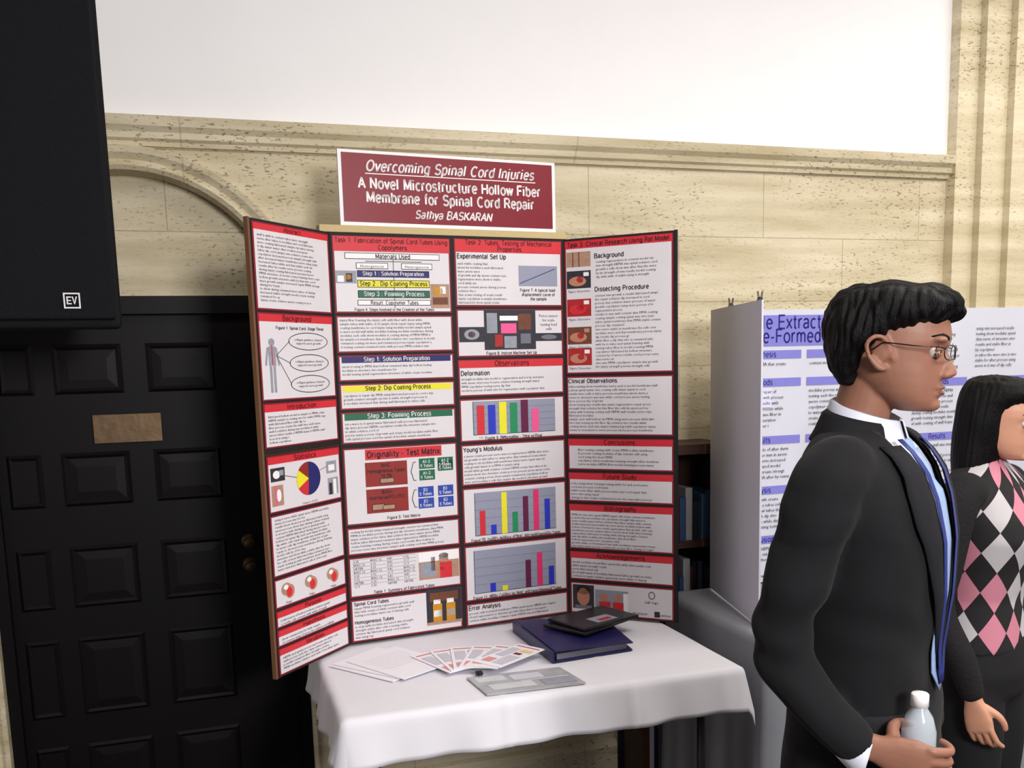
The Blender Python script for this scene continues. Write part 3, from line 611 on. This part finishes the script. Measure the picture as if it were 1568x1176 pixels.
# ------------------------------------------------------------------ things on the table
ZC=.7495
def quadprism(g,c,z0,z1):
    v=[(x,y,z0) for x,y in c]+[(x,y,z1) for x,y in c]; g.add(v,box_geo(0,0,0,1,1,1)[1])
def flatprint(name,c,z,items,par,base,th=.002):
    g=Geo(); quadprism(g,c,z,z+th); mkobj(name,g.v,g.f,base,par)
    v=[];f=[];fm=[];ms=[]
    c=[Vector(p) for p in c]
    def bi(u,w): a=c[0].lerp(c[1],u); b=c[3].lerp(c[2],u); p=a.lerp(b,w); return p
    for k,(u0,w0,u1,w1,m) in enumerate(items):
        n=len(v); 
        for u,w in ((u0,w0),(u1,w0),(u1,w1),(u0,w1)): p=bi(u,w); v.append((p.x,p.y,z+th+.0004+.0001*k))
        f.append((n,n+1,n+2,n+3)); 
        if m not in ms: ms.append(m)
        fm.append(ms.index(m))
    if v: mkobj(name+'_print',v,f,mats=ms,fm=fm,parent=par)
WP=mat('white_paper',(240,238,246),.5,.02,10); GL=mat('print_line_grey',(200,200,212),.6,.05); GLOSS=mat('glossy_brochure_grey',(176,178,184),.2,.3,14)
def rot_rect(cx,cy,w,h,a): 
    c,s=math.cos(a),math.sin(a); return [(cx+x*c-y*s,cy+x*s+y*c) for x,y in ((-w/2,-h/2),(w/2,-h/2),(w/2,h/2),(-w/2,h/2))]
ps=empty('paper_stack')
for i,(dx,dy,da) in enumerate(((0,0,0),(.012,.012,.05),(.045,-.01,-.10))):
    flatprint('sheet_%d'%(i+1),rot_rect(.425+dx,2.645+dy,.19,.255,.62+da),ZC+.003*i,[(.12,.82-.07*k,.88,.826-.07*k,GL) for k in range(7)] if i==2 else [],ps,WP)
fan=empty('brochure_fan')
LPR=mat('brochure_salmon',(222,150,150),.5,.1,60); LYL=mat('brochure_yellow',(226,214,130),.5,.1,60)
for i in range(6):
    a=.55-.27*i; cx=.59+.036*i; cy=2.585+.012*math.sin(i)-.010*i
    flatprint('brochure_%d'%(i+1),rot_rect(cx,cy,.10,.205,a-.2),ZC+.0095+.0026*i,[(.08,.90,.92,.93,RED),(.1,.1,.42,.28,LPR),(.5,.1,.9,.5,GL),(.1,.4,.42,.8,GL),(.5,.70,.9,.8,LYL if i%2 else SKY),(.5,.56,.75,.64,MAR)],fan,WP)
bi=empty('ring_binder'); nv=mat('navy_vinyl',(24,24,78),.35,.08,30)
q=[(.889,2.475),(1.145,2.500),(1.170,2.800),(.882,2.832)]
def ins(q,k,dz=0):
    c=sum((Vector(p) for p in q),Vector((0,0)))/4; return [tuple(c+(Vector(p)-c)*k) for p in q]
g=Geo(); quadprism(g,q,ZC,ZC+.004); mkobj('back_cover',g.v,g.f,nv,bi)
g=Geo(); quadprism(g,ins(q,.90),ZC+.004,ZC+.020); mkobj('pages',g.v,g.f,mat('binder_pages',(150,150,165),.6,.05),bi)
q2=[(p[0]+.004,p[1]+.004) for p in q]; g=Geo()
v=[(q2[0][0],q2[0][1],ZC+.033),(q2[1][0],q2[1][1],ZC+.024),(q2[2][0],q2[2][1],ZC+.028),(q2[3][0],q2[3][1],ZC+.036)]
g.add([(x,y,z-.003) for x,y,z in v]+v,box_geo(0,0,0,1,1,1)[1]); mkobj('front_cover',g.v,g.f,nv,bi)
mkobj('spine',[(q[0][0]-.006,q[0][1],ZC),(q[0][0],q[0][1],ZC),(q[3][0],q[3][1],ZC),(q[3][0]-.006,q[3][1],ZC),(q[0][0]-.006,q[0][1],ZC+.032),(q[0][0],q[0][1],ZC+.033),(q[3][0],q[3][1],ZC+.036),(q[3][0]-.006,q[3][1],ZC+.035)],box_geo(0,0,0,1,1,1)[1],nv,bi)
pf=empty('black_portfolio'); bl=mat('black_leatherette',(26,24,30),.3,.1,60,.1)
pz=ZC+.0365
for k,(dx,a,zz) in enumerate(((0,.52,0),(.02,.36,.011))):
    c=rot_rect(1.085+dx,2.705,.235,.17,a); g=Geo(); quadprism(g,c,pz+zz,pz+zz+.0105); o=mkobj('folder_%d'%(k+1),g.v,g.f,bl,pf); m=o.modifiers.new('b','BEVEL'); m.width=.003; m.segments=2
lab=rot_rect(1.12,2.672,.085,.055,.36); g=Geo(); quadprism(g,lab,pz+.0215,pz+.0222); mkobj('label',g.v,g.f,SKY,pf)
lab=rot_rect(1.125,2.664,.05,.02,.36); g=Geo(); quadprism(g,lab,pz+.0222,pz+.0227); mkobj('label_print',g.v,g.f,REDP,pf)
br=empty('clipped_brochure')
c=[(.632,2.285),(.905,2.275),(.886,2.425),(.618,2.437)]
SILV=mat('brochure_silver',(206,208,212),.25,.12,30)
flatprint('cover',c,ZC+.0005,[(.05,.62,.35,.9,SILV),(.4,.55,.72,.85,GL),(.1,.15,.55,.45,SILV),(.62,.12,.95,.42,SKY),(.45,.45,.95,.5,SILV)],br,GLOSS,.004)
clip('binder_clip',Matrix.Translation((.655,2.440,ZC+.008))@Matrix.Rotation(1.5,4,'X')@Matrix.Scale(.8,4),br)

# ------------------------------------------------------------------ people
def prof_fn(rings):
    rs=sorted(rings)
    def f(z):
        if z<=rs[0][0]: return rs[0][1:]
        for a,b in zip(rs,rs[1:]):
            if z<=b[0]:
                t=(z-a[0])/(b[0]-a[0]); return tuple(a[i]*(1-t)+b[i]*t for i in (1,2,3))
        return rs[-1][1:]
    return f
def torso(rings,k=1.0,dz=0,n=40,p=2.35):
    rs=sorted(rings); f=prof_fn(rings); z=rs[0][0]; out=[]
    while z<rs[-1][0]+1e-6:
        cx,d,w=f(z); out.append(ell((cx,0,z+dz),(d*k,0,0),(0,w*k,0),n,p)); z+=.01
    return loft(out)
def xfront(f,y,z,p=2.35,off=0):
    cx,d,w=f(z); t=max(0,1-abs(y/w)**p)**(1/p); return cx+d*t+off
def hand(curls,thumb,scale=1.0):
    """+X fingers, +Y thumb side, +Z back of hand"""
    gs=[loft([ell((x,y,0),(0,w,0),(0,0,t),20,2.4) for x,y,w,t in ((-.03,0,.024,.019),(0,0,.026,.019),(.03,0,.036,.016),(.06,0,.041,.0145),(.088,-.001,.040,.0115),(.094,-.001,.036,.008))])]
    for (by,ln,r,cv) in ((.029,.068,.0086,curls[0]),(.0095,.076,.0088,curls[1]),(-.010,.071,.0084,curls[2]),(-.0285,.055,.0075,curls[3])):
        p=Vector((.080,by,0)); pts=[p]; a=0; seg=[.012,ln*.46,ln*.30,ln*.24]; an=[0]+list(cv); sp=by*1.2
        for s,da in zip(seg,an):
            a+=math.radians(da); p=p+Vector((math.cos(a)*s,sp*.12*s/.05,-math.sin(a)*s)); pts.append(p)
        pp,rr=smoothpath(pts,[r*1.1,r*1.1,r,r*.9,r*.75],3); gs.append(tube(pp,rr,12))
    pp,rr=smoothpath(thumb,[.014,.0115,.0100,.0085],4); gs.append(tube(pp,rr,12))
    return [([Vector(p)*scale for p in v],f) for v,f in gs]
def basis(o,x,y,z):
    return Matrix(((x[0],y[0],z[0],o[0]),(x[1],y[1],z[1],o[1]),(x[2],y[2],z[2],o[2]),(0,0,0,1)))
def head(par,M,skin,lips,hairm,hair_levels,brow,up=1.0,glasses=False,neckpts=None,hair_noise=.008,female=False):
    lv=[(.110,.030,-.045,.034),(.103,.052,-.070,.052),(.088,.072,-.092,.065),(.06,.086,-.104,.073),(.035,.0915,-.107,.0755),(.015,.091,-.106,.075),(.0,.086,-.103,.074),(-.02,.083,-.097,.0715),(-.04,.083,-.086,.068),(-.06,.0825,-.066,.0625),(-.078,.080,-.045,.0555),(-.092,.079,-.02,.046),(-.103,.075,.0,.034),(-.110,.063,.015,.022)]
    def ZS(z): return z*up if z>0 else z
    rings=[]
    for z,xf,xb,hw in lv:
        c=(xf+xb)/2; r=(xf-xb)/2; ring=[]
        for i in range(40):
            t=2*math.pi*i/40; cc,ss=math.cos(t),math.sin(t)
            x=c+r*math.copysign(abs(cc)**(2/2.2),cc); y=hw*math.copysign(abs(ss)**(2/2.15),ss)
            if cc>0: y*=(1-.14*cc)
            ring.append(Vector((x,y,ZS(z))))
        rings.append(ring)
    gs=[loft(rings)]
    nz=[(.012,.084,.010,.007),(-.008,.089,.010,.0068),(-.022,.097,.012,.0085),(-.034,.104,.0125,.0115),(-.042,.1055,.0115,.0145),(-.048,.097,.010,.0125),(-.051,.090,.006,.008)]
    if female: nz=[(z,.084+(x-.084)*.75,d,w*.88) for z,x,d,w in nz]
    gs.append(loft([ell((x-d*1.0,0,z),(d*1.15,0,0),(0,w,0),16) for z,x,d,w in nz]))
    for s in (-1,1):
        gs.append(ellipsoid((.088,s*.0125,-.0435),(.010,.0065,.0065)))
        if not female: gs.append(ellipsoid((.075,s*.030,.018),(.015,.022,.0065)))
        if female: continue
        e=[(.008,.070,-.020),(-.004,.080,.012),(-.020,.087,.020),(-.034,.091,.008),(-.030,.087,-.014),(-.014,.079,-.034),(-.004,.074,-.036)]
        pp,rr=smoothpath([(x,s*y,z) for x,y,z in e],[.004,.0042,.0048,.0048,.0045,.006,.005],4); gs.append(tube(pp,rr,10))
        gs.append(ellipsoid((-.014,s*.076,-.006),(.016,.005,.022)))
    gs.append(ellipsoid((.081,0,-.0655),(.0085,.021,.0055))); gs.append(ellipsoid((.079,0,-.0765),(.0085,.018,.006)))
    gs.append(ellipsoid((.067,0,-.097),(.019,.021,.013)))
    if neckpts: 
        pp,rr=smoothpath(neckpts[0],neckpts[1],4); gs.append(tube(pp,rr,24))
    def post(me):
        for v in me.vertices:
            for s in (-1,1):
                d=(v.co-Vector((.084,s*.031,-.003))); q=math.sqrt((d.y/.019)**2+(d.z/.012)**2)
                if q<1.4 and d.x>-.03: v.co.x-=.007*math.exp(-q*q*1.6)
            if v.co.x>.06 and abs(v.co.y)<.026:
                v.co.x-=.0035*math.exp(-((v.co.z+.0712)/.0022)**2)*(1-(v.co.y/.026)**2)
    fuse('head_and_neck',gs,skin,par,.0032,6,M,post)
    eyew=mat('eye_white',(205,198,192),.25,.02); iris=mat('eye_iris',(28,18,14),.2,.05)
    g=Geo();g2=Geo();g3=Geo();g4=Geo()
    for s in (-1,1):
        c=Vector((.0675,s*.031,-.003)); g.add(*ellipsoid(c,(.0122,.0130,.0115))); g2.add(*ellipsoid(c+Vector((.0086,0,0)),(.0046,.0058,.0058)))
        for k in (1,-1):
            for rw in range(3):
                pts=[]
                for i in range(9):
                    t=-1+2*i/8; zz=k*((.0042 if k>0 else .0056)+.0026*rw)*(1-.6*t*t); pts.append((.0675+math.sqrt(max(.00004,.0128**2-(t*.0135)**2*.75-zz*zz))+.0006,s*.031+t*.0150,-.003+zz))
                g3.add(*tube(pts,[.0012]+[.0022]*7+[.0012],8))
        pts=[(.0890-.0016*i*i*.6,s*(.014+.0072*i),.0185+.0022*min(i,3)-.0012*max(0,i-3)) for i in range(6)]
        g4.add(*tube(pts,[.0016,.0026,.0028,.0026,.002,.001],8,1.4 if not female else .8))
    mkobj('eyes',[M@p for p in g.v],g.f,eyew,par,True); mkobj('irises',[M@p for p in g2.v],g2.f,iris,par,True); mkobj('eyelids',[M@p for p in g3.v],g3.f,skin,par,True); mkobj('eyebrows',[M@p for p in g4.v],g4.f,brow,par,True)
    g=Geo()
    for z,a,w in ((-.0668,.0026,.019),(-.0758,.0034,.017)):
        pts=[(.0880-.010*(abs(t)**2.2)+( -.001 if z<-.07 else 0),t*w,z+(.0012*(1-abs(t)) if z>-.07 else .0022*abs(t)**2)) for t in [i/5-1 for i in range(11)]]
        g.add(*tube(pts,[a*(.35+.65*(1-abs(i/5-1)**2)) for i in range(11)],10))
    mkobj('lips',[M@p for p in g.v],g.f,lips,par,True)
    rings=[]
    for z,xf,xb,hw in hair_levels:
        rings.append(ell(((xf+xb)/2,0,z),((xf-xb)/2,0,0),(0,hw,0),40,2.2))
    def hpost(me):
        me.update()
        ns=[v.normal.copy() for v in me.vertices]
        for v,nn in zip(me.vertices,ns):
            c=v.co; 
            if female: k=noise.noise(Vector((c.x*90,c.y*90,c.z*5)))*.5+noise.noise(c*14)*.4
            else:
                # straight short strands: run front-to-back on top, downwards at the sides, tousled in front
                side=min(1,max(0,(abs(c.y)-.05)/.03)); top=noise.noise(Vector((c.x*22,c.y*130,c.z*40))); sd=noise.noise(Vector((c.x*120,c.y*20,c.z*26)))
                fr=min(1,max(0,(c.x-.03)/.05))
                k=(top*(1-side)+sd*side)*(.6+.5*fr)+noise.noise(c*17)*.55
            v.co=c+nn*hair_noise*k
    fuse('hair',[loft(rings)],hairm,par,.0026,5,M,hpost)
    if glasses:
        gm=mat('glasses_metal',(60,50,50),.25,.05,metal=.9); g=Geo(); gl=Geo()
        for s in (-1,1):
            pts=[]
            for i in range(25):
                t=2*math.pi*i/24; cc,ss=math.cos(t),math.sin(t)
                y=.0235*math.copysign(abs(cc)**.7,cc); z=.0125*math.copysign(abs(ss)**.7,ss); Y=s*.033+y; pts.append((.100-4.2*Y*Y*.9,Y,-.004+z))
            g.add(*tube(pts,.0010,8,cap=False)); gl.add([Vector(p) for p in pts[:-1]],[tuple(range(24))])
            g.add(*tube([(.0885,s*.056,.003),(.080,s*.068,.005),(.04,s*.081,.006),(-.008,s*.085,.010),(-.026,s*.082,-.004)],.0012,8))
        g.add(*tube([(.0995,-.010,.0),(.102,0,.003),(.0995,.010,.0)],.0011,8))
        mkobj('glasses_frame',[M@p for p in g.v],g.f,gm,par,True)
        mkobj('glasses_lenses',[M@p for p in gl.v],gl.f,mat('lens',(200,205,210),.05,.01,alpha=.08),par)
def shoe(x,y,a,m,par,nm):
    R=Matrix.Translation((x,y,0))@Matrix.Rotation(a,4,'Z')
    rs=[ell((cx,0,h*.5+.002),(0,w,0),(0,0,h*.5),20,2.6) for cx,w,h in ((-.085,.02,.05),(-.078,.032,.075),(-.04,.037,.088),(0,.038,.082),(.05,.044,.062),(.10,.048,.048),(.145,.042,.038),(.17,.03,.03),(.182,.014,.02))]
    v,f=loft(rs); return mkobj(nm,[R@p for p in v],f,m,par,True)

# ============ MAN
man=empty('man_in_suit',(1.145,1.448,0),math.radians(-57))
skin=mat('man_skin',(142,98,80),.5,.07,30,.04,spec=.35,sss=.08); lipm=mat('man_lips',(118,68,62),.45,.06); hairm=mat('black_hair',(4,3,4),.55,.3,220,.35,stretch=(3,3,.6),spec=.18); 
suit=mat('black_wool_suit',(20,20,23),.9,.12,12,.25,spec=.2,sheen=.05)
lap=mat('lapel_wool',(26,26,30),.85,.1,80,spec=.2)
shirt=mat('white_shirt',(214,216,230),.7,.03,20); tie=mat('tie_light_blue',(140,162,200),.5,.12,60,stretch=(1,1,3)); lany=mat('lanyard_blue',(36,48,120),.5,.3,90); 
MT=[(1.49,-.02,.055,.062),(1.475,-.02,.065,.085),(1.455,-.018,.078,.120),(1.43,-.012,.094,.156),(1.40,-.005,.107,.178),(1.35,.0,.119,.185),(1.28,.004,.127,.182),(1.18,.004,.127,.175),(1.08,0,.121,.168),(1.0,0,.123,.170),(.90,-.002,.131,.180),(.80,-.004,.137,.188),(.755,-.004,.139,.191)]
mf=prof_fn(MT)
gs=[torso(MT)]
RE=Vector((-.066,-.238,1.115)); RM=Vector((-.02,-.234,1.035)); RW=Vector((.045,-.208,.955))
pp,rr=smoothpath([(-.005,-.152,1.405),(-.015,-.193,1.365),(-.040,-.223,1.24),RE,RM,RW],[.065,.062,.054,.050,.046,.041],5); gs.append(tube(pp,rr,20))
LW=Vector((.03,.262,.83)); pp,rr=smoothpath([(-.005,.152,1.405),(-.01,.193,1.365),(-.02,.233,1.22),(-.02,.256,1.09),LW],[.065,.062,.056,.051,.041],5); gs.append(tube(pp,rr,20))
Vz0=1.06
def vhalf(z): return 0.0 if z<Vz0 else min(.075,.066*(z-Vz0)/(1.43-Vz0))
def mpost(me):
    import bmesh
    bm=bmesh.new(); bm.from_mesh(me); bm.normal_update()
    for v in bm.verts:
        c=v.co.copy()
        arm=1.0 if abs(c.y)>.18 else .35
        fold=math.sin((c.z*1.0+c.x*.55)*58+3*noise.noise(c*7))*.0040*arm*(1.0 if c.z<1.30 else .35)
        v.co+=v.normal*(.006*noise.noise(Vector((c.x*8,c.y*8,c.z*11)))+fold)
    dl=[f for f in bm.faces if f.calc_center_median().x>0.0 and abs(f.calc_center_median().y)<vhalf(f.calc_center_median().z) ]
    bmesh.ops.delete(bm,geom=dl,context='FACES'); bm.to_mesh(me); bm.free()
jk=fuse('jacket',gs,suit,man,.0075,5,post=mpost); md=jk.modifiers.new('s','SOLIDIFY'); md.thickness=.004; md.offset=-1
fuse('shirt',[torso([(z,c,d-.012,w-.012) for z,c,d,w in MT if z>1.0 and z<1.48])],shirt,man,.006,3)
def strip(name,rows,m,par,th=.003,sub=True):
    n=len(rows[0]); v=[p for r in rows for p in r]; f=[(i*n+j,i*n+j+1,(i+1)*n+j+1,(i+1)*n+j) for i in range(len(rows)-1) for j in range(n-1)]
    o=mkobj(name,v,f,m,par,True); s=o.modifiers.new('s','SOLIDIFY'); s.thickness=th; s.offset=0; return o
for s in (-1,1):
    rows=[]
    for i in range(26):
        z=Vz0-.02+(1.445-Vz0+.02)*i/25; t=i/25; w=.012+.058*min(1,t*1.5)
        if t>.78: w=.070-.12*(t-.78)
        y0=vhalf(z)-.004; rows.append([Vector((xfront(mf,y0+w*k/5,z,off=.007+.004*math.sin(math.pi*k/5)),s*(y0+w*k/5),z)) for k in range(6)])
    strip('lapel_%s'%('right' if s<0 else 'left'),rows,lap,man)
rows=[]
for i in range(31):
    a=math.radians(42+ (360-84)*i/30); r=[]
    for k,(rr_,z) in enumerate(((.066,1.462),(.064,1.488),(.067,1.506),(.075,1.500),(.088,1.470),(.098,1.452))):
        r.append(Vector((-.016+rr_*.95*math.cos(a),rr_*1.12*math.sin(a),z-.030*(math.cos(a)*.5+.5))))
    rows.append(r)
strip('jacket_collar',rows,lap,man)
rows=[]
for i in range(41):
    a=math.radians(8+344*i/40); fr=math.cos(a)*.5+.5; r=[]
    for rr_,z in ((.056,1.455),(.057,1.49),(.057,1.525),(.062,1.522),(.070,1.492),(.078,1.47)):
        r.append(Vector((-.012+.03*(1.50-z)+rr_*math.cos(a)*1.02,rr_*math.sin(a),z-.040*fr)))
    rows.append(r)
strip('shirt_collar',rows,shirt,man,.002)
# flap pocket on the near hip
rows=[]
for i in range(4): 
    z=.985-.016*i; rows.append([Vector((mf(z)[0]+mf(z)[1]*math.cos(a)**(2/2.35)*1.0+.004*math.cos(a),-(mf(z)[2]*math.sin(a)**(2/2.35)+.007),z)) for a in [math.radians(36+5*k) for k in range(8)]])
strip('pocket_flap',rows,lap,man,.003)
def ribbon(name,path,wid,m,th=.003):
    rows=[]
    for (y,z,w,off) in path: rows.append([Vector((xfront(mf,y+w*k,z,off=off),y+w*k,z)) for k in (-1,-.5,0,.5,1)])
    return strip(name,rows,m,man,th)
fuse('tie_knot',[loft([ell((.056+.004*k,0,1.452-.008*k),(.012,0,0),(0,.010+.0016*(3-k)*1.2,0),16) for k in range(5)])],tie,man,.003,2)
ribbon('tie',[(0,1.435-.018*i,.014+.016*min(1,i/16),-.004 if i<4 else .004) for i in range(23)]+[(0,1.018,.018,.008),(0,1.0,.002,.008)],.03,tie)
for s in (-1,1):
    ribbon('lanyard_%d'%(1 if s<0 else 2),[(s*(.056-.050*(i/22)),1.455-.020*i,.0068,.012) for i in range(23)],.01,lany,.0015)
Mh=Matrix.Translation((.035,0,1.612))@Matrix.Rotation(math.radians(10),4,'Z')@Matrix.Rotation(math.radians(4),4,'Y')@Matrix.Scale(.985,4)
HL=[(.114,.02,-.045,.03),(.110,.060,-.080,.055),(.098,.092,-.106,.078),(.082,.106,-.121,.087),(.068,.106,-.126,.090),(.060,.098,-.128,.091),(.052,.088,-.129,.091),(.044,.072,-.129,.091),(.034,.052,-.128,.0905),(.022,.030,-.127,.0895),(.010,.010,-.125,.088),(-.008,-.020,-.119,.084),(-.03,-.032,-.110,.078),(-.05,-.045,-.098,.068),(-.066,-.055,-.088,.055)]
head(man,Mh,skin,lipm,hairm,HL,hairm,up=.86,glasses=True,neckpts=([(-.035,0,-.02),(-.04,0,-.08),(-.050,0,-.13),(-.055,0,-.18)],[.048,.050,.051,.060]),hair_noise=.010)
tr=[loft([ell((0,0,z),(d,0,0),(0,w,0),32,2.3) for z,d,w in ((.98,.10,.15),(.92,.118,.165),(.84,.122,.170),(.78,.113,.168),(.74,.08,.15))])]
for s,fx,kx in ((-1,.16,.09),(1,-.14,.0)):
    pp,rr=smoothpath([(0,s*.085,.86),(kx*.5,s*.092,.68),(kx,s*.095,.48),(fx*.85,s*.097,.26),(fx,s*.098,.07)],[.088,.085,.068,.062,.058],5); tr.append(tube(pp,rr,20,cap=False))
fuse('trousers',tr,suit,man,.008,4)
sh=mat('black_shoe_leather',(18,16,16),.25,.1); shoe(.19,-.098,0,sh,man,'shoe_right'); shoe(-.11,.098,0,sh,man,'shoe_left')
hx=Vector((1,.28,-.25)).normalized(); hy=Vector((0,0,1)); hy=(hy-hx*hy.dot(hx)).normalized(); hz=hx.cross(hy)
MH=basis(RW+hx*.045,hx,hy,hz)
grip=[(35,60,40)]*4
fuse('hand_right',hand(grip,[(.024,.022,-.010),(.018,.036,-.038),(.030,.038,-.068),(.052,.036,-.086)],.92),skin,man,.0028,2,MH)
Lx=Vector((.12,.02,-1)).normalized(); Ly=(Vector((1,0,.12))).normalized(); Lz=Vector((0,1,0))
ML=basis(LW+Lx*.04,Lx,Ly,Lz)
fuse('hand_left',hand([(18,25,15),(22,28,18),(26,30,20),(30,32,20)],[(.024,.026,-.006),(.048,.050,-.016),(.072,.058,-.026),(.092,.056,-.034)],.92),skin,man,.0028,2,ML)
cdir=(RW-RM).normalized()
g=Geo(); g.add(*tube([RW-cdir*.0,RW+cdir*.03,RW+cdir*.03+hx*.012],[.036,.036,.034],20,cap=False)); g.add(*tube([LW+Vector((0,0,.0)),LW+Lx*.03],[.036,.034],20,cap=False)); mkobj('cuffs',g.v,g.f,shirt,man,True)
bpy.context.view_layer.update()
wb=empty('water_bottle'); wb.location=man.matrix_world@(MH@Vector((.066,0,-.044)))
pl=mat('clear_plastic',(205,215,225),.12,.02,alpha=.55,spec=.6)
def lathe(pr,n=28): return loft([ell((0,0,z),(r,0,0),(0,r,0),n) for z,r in pr])
v,f=lathe([(-.13,.022),(-.128,.027),(-.12,.028),(-.04,.028),(-.03,.026),(.0,.028),(.04,.028),(.065,.022),(.08,.013),(.088,.012)]); mkobj('body',v,f,pl,wb,True)
v,f=lathe([(.084,.0145),(.104,.0145),(.106,.013)]); mkobj('cap',v,f,WHT,wb,True)
v,f=lathe([(-.115,.0288),(-.045,.0288)]); mkobj('label',v,f,BLUE,wb,True)

# ============ WOMAN
wom=empty('woman_in_argyle_sweater',(1.920,1.96,0),math.radians(-64))
ws=mat('woman_skin',(200,146,120),.5,.05,30,.02,sss=.1); wl=mat('woman_lips',(168,84,84),.4,.05)
ar=bpy.data.materials.new('argyle_knit'); ar.use_nodes=True; nt=ar.node_tree; N=nt.nodes; L=nt.links; b=N['Principled BSDF']; b.inputs['Roughness'].default_value=.9
tc=N.new('ShaderNodeTexCoord'); sx=N.new('ShaderNodeSeparateXYZ'); L.new(tc.outputs['Object'],sx.inputs[0])
def MM(op,a,bv=None):
    n=N.new('ShaderNodeMath'); n.operation=op
    for i,v_ in enumerate((a,bv)):
        if v_ is None: continue
        if isinstance(v_,(int,float)): n.inputs[i].default_value=v_
        else: L.new(v_,n.inputs[i])
    return n.outputs[0]
ang=MM('MULTIPLY',MM('ARCTAN2',sx.outputs['Y'],sx.outputs['X']),1.9); zz=MM('MULTIPLY',sx.outputs['Z'],9.5)
a_=MM('FLOOR',MM('ADD',ang,zz)); b_=MM('FLOOR',MM('SUBTRACT',ang,zz))
par=MM('MODULO',MM('ADD',MM('ADD',a_,b_),200.0),2.0); col=MM('MODULO',MM('ADD',a_,200.0),4.0); isp=MM('GREATER_THAN',col,1.5)
mA=N.new('ShaderNodeMix'); mA.data_type='RGBA'; mA.inputs[6].default_value=C(180,176,180); mA.inputs[7].default_value=C(190,120,138); L.new(isp,mA.inputs[0])
mB=N.new('ShaderNodeMix'); mB.data_type='RGBA'; mB.inputs[6].default_value=C(20,17,21); L.new(mA.outputs[2],mB.inputs[7])
front=MM('GREATER_THAN',sx.outputs['X'],-.02); L.new(MM('MULTIPLY',par,front),mB.inputs[0]); L.new(mB.outputs[2],b.inputs['Base Color'])
blackknit=mat('black_knit',(18,16,20),.9,.1,120,.3)
WT=[(1.33,-.02,.048,.052),(1.315,-.02,.055,.075),(1.295,-.018,.068,.110),(1.27,-.012,.080,.140),(1.24,-.006,.090,.158),(1.18,.006,.108,.160),(1.13,.012,.118,.155),(1.05,.002,.102,.142),(.97,-.002,.092,.134),(.90,-.004,.102,.148),(.84,-.006,.112,.162)]
fuse('sweater',[torso(WT)],ar,wom,.007,4)
for s in (-1,1):
    pp,rr=smoothpath([(-.01,s*.135,1.25),(-.02,s*.170,1.21),(-.03,s*.195,1.08),(-.04,s*.205,.96),(.02,s*.20,.84),(.045,s*.19,.76)],[.055,.052,.045,.041,.036,.030],5); fuse('sleeve_%s'%('right' if s<0 else 'left'),[tube(pp,rr,18)],blackknit,wom,.006,3)
    hx_=Vector((.28,0,-1)).normalized(); hy_=(Vector((1,0,0))-hx_*hx_.x).normalized(); hz_=Vector((0,s,0))
    fuse('hand_%s'%('right' if s<0 else 'left'),hand([(18,25,15),(22,28,18),(26,30,20),(30,32,20)],[(.024,.026,-.006),(.048,.050,-.016),(.072,.058,-.026),(.092,.056,-.034)],.85),ws,wom,.0028,2,basis(Vector((.052,s*.19,.735)),hx_,hy_,hz_))
tr=[loft([ell((0,0,z),(d,0,0),(0,w,0),32,2.2) for z,d,w in ((.92,.09,.135),(.86,.105,.155),(.78,.112,.165),(.72,.10,.16),(.69,.07,.14))])]
for s in (-1,1):
    pp,rr=smoothpath([(0,s*.08,.79),(.01,s*.082,.6),(.015,s*.083,.43),(0,s*.084,.25),(-.01,s*.085,.07)],[.084,.078,.060,.054,.048],5); tr.append(tube(pp,rr,20,cap=False))
fuse('trousers',tr,mat('black_trousers',(20,20,24),.85,.1,60),wom,.008,4)
shoe(.03,-.085,-.1,sh,wom,'shoe_right'); shoe(.03,.085,.1,sh,wom,'shoe_left')
Mw=Matrix.Translation((.02,0,1.43))@Matrix.Rotation(math.radians(5),4,'Z')@Matrix.Rotation(math.radians(6),4,'Y')@Matrix.Scale(.9,4)
WL=[(.122,.02,-.045,.03),(.117,.055,-.078,.052),(.102,.080,-.104,.072),(.080,.094,-.117,.081),(.066,.088,-.121,.084),(.054,.076,-.122,.086),(.040,.062,-.123,.087),(.02,.050,-.123,.0885),(-.01,.042,-.122,.0895),(-.05,.034,-.120,.089),(-.09,.024,-.117,.088),(-.13,.010,-.113,.087),(-.17,.0,-.107,.085),(-.20,-.02,-.103,.078),(-.215,-.04,-.095,.06)]
head(wom,Mw,ws,wl,hairm,WL,hairm,up=.95,neckpts=([(-.03,0,-.02),(-.035,0,-.08),(-.045,0,-.12),(-.05,0,-.17)],[.042,.043,.043,.052]),hair_noise=.006,female=True)

# ------------------------------------------------------------------ lights
def area(name,loc,rot,size,power,col=(1,.95,.88),sy=None):
    l=bpy.data.lights.new(name,'AREA'); l.energy=power; l.color=col; l.size=size
    if sy: l.shape='RECTANGLE'; l.size_y=sy
    o=bpy.data.objects.new(name,l); COL.objects.link(o); o.location=loc; o.rotation_euler=rot; return o
area('ceiling_light',(1.9,.7,3.4),(0,0,0),1.8,56,(1,.94,.86),sy=1.4)
area('ceiling_light',(3.6,1.6,3.4),(0,0,0),1.6,54,(1,.94,.86),sy=1.6)
area('front_fill_light',(1.0,-1.2,2.2),(math.radians(72),0,math.radians(-2)),.7,98,(1,.97,.95))  # added fill lamp behind the camera, brightens the board side; not a room fixture
w=bpy.data.worlds.new('world'); scene.world=w; w.use_nodes=True; w.node_tree.nodes['Background'].inputs[0].default_value=(.95,.93,1,1); w.node_tree.nodes['Background'].inputs[1].default_value=.22
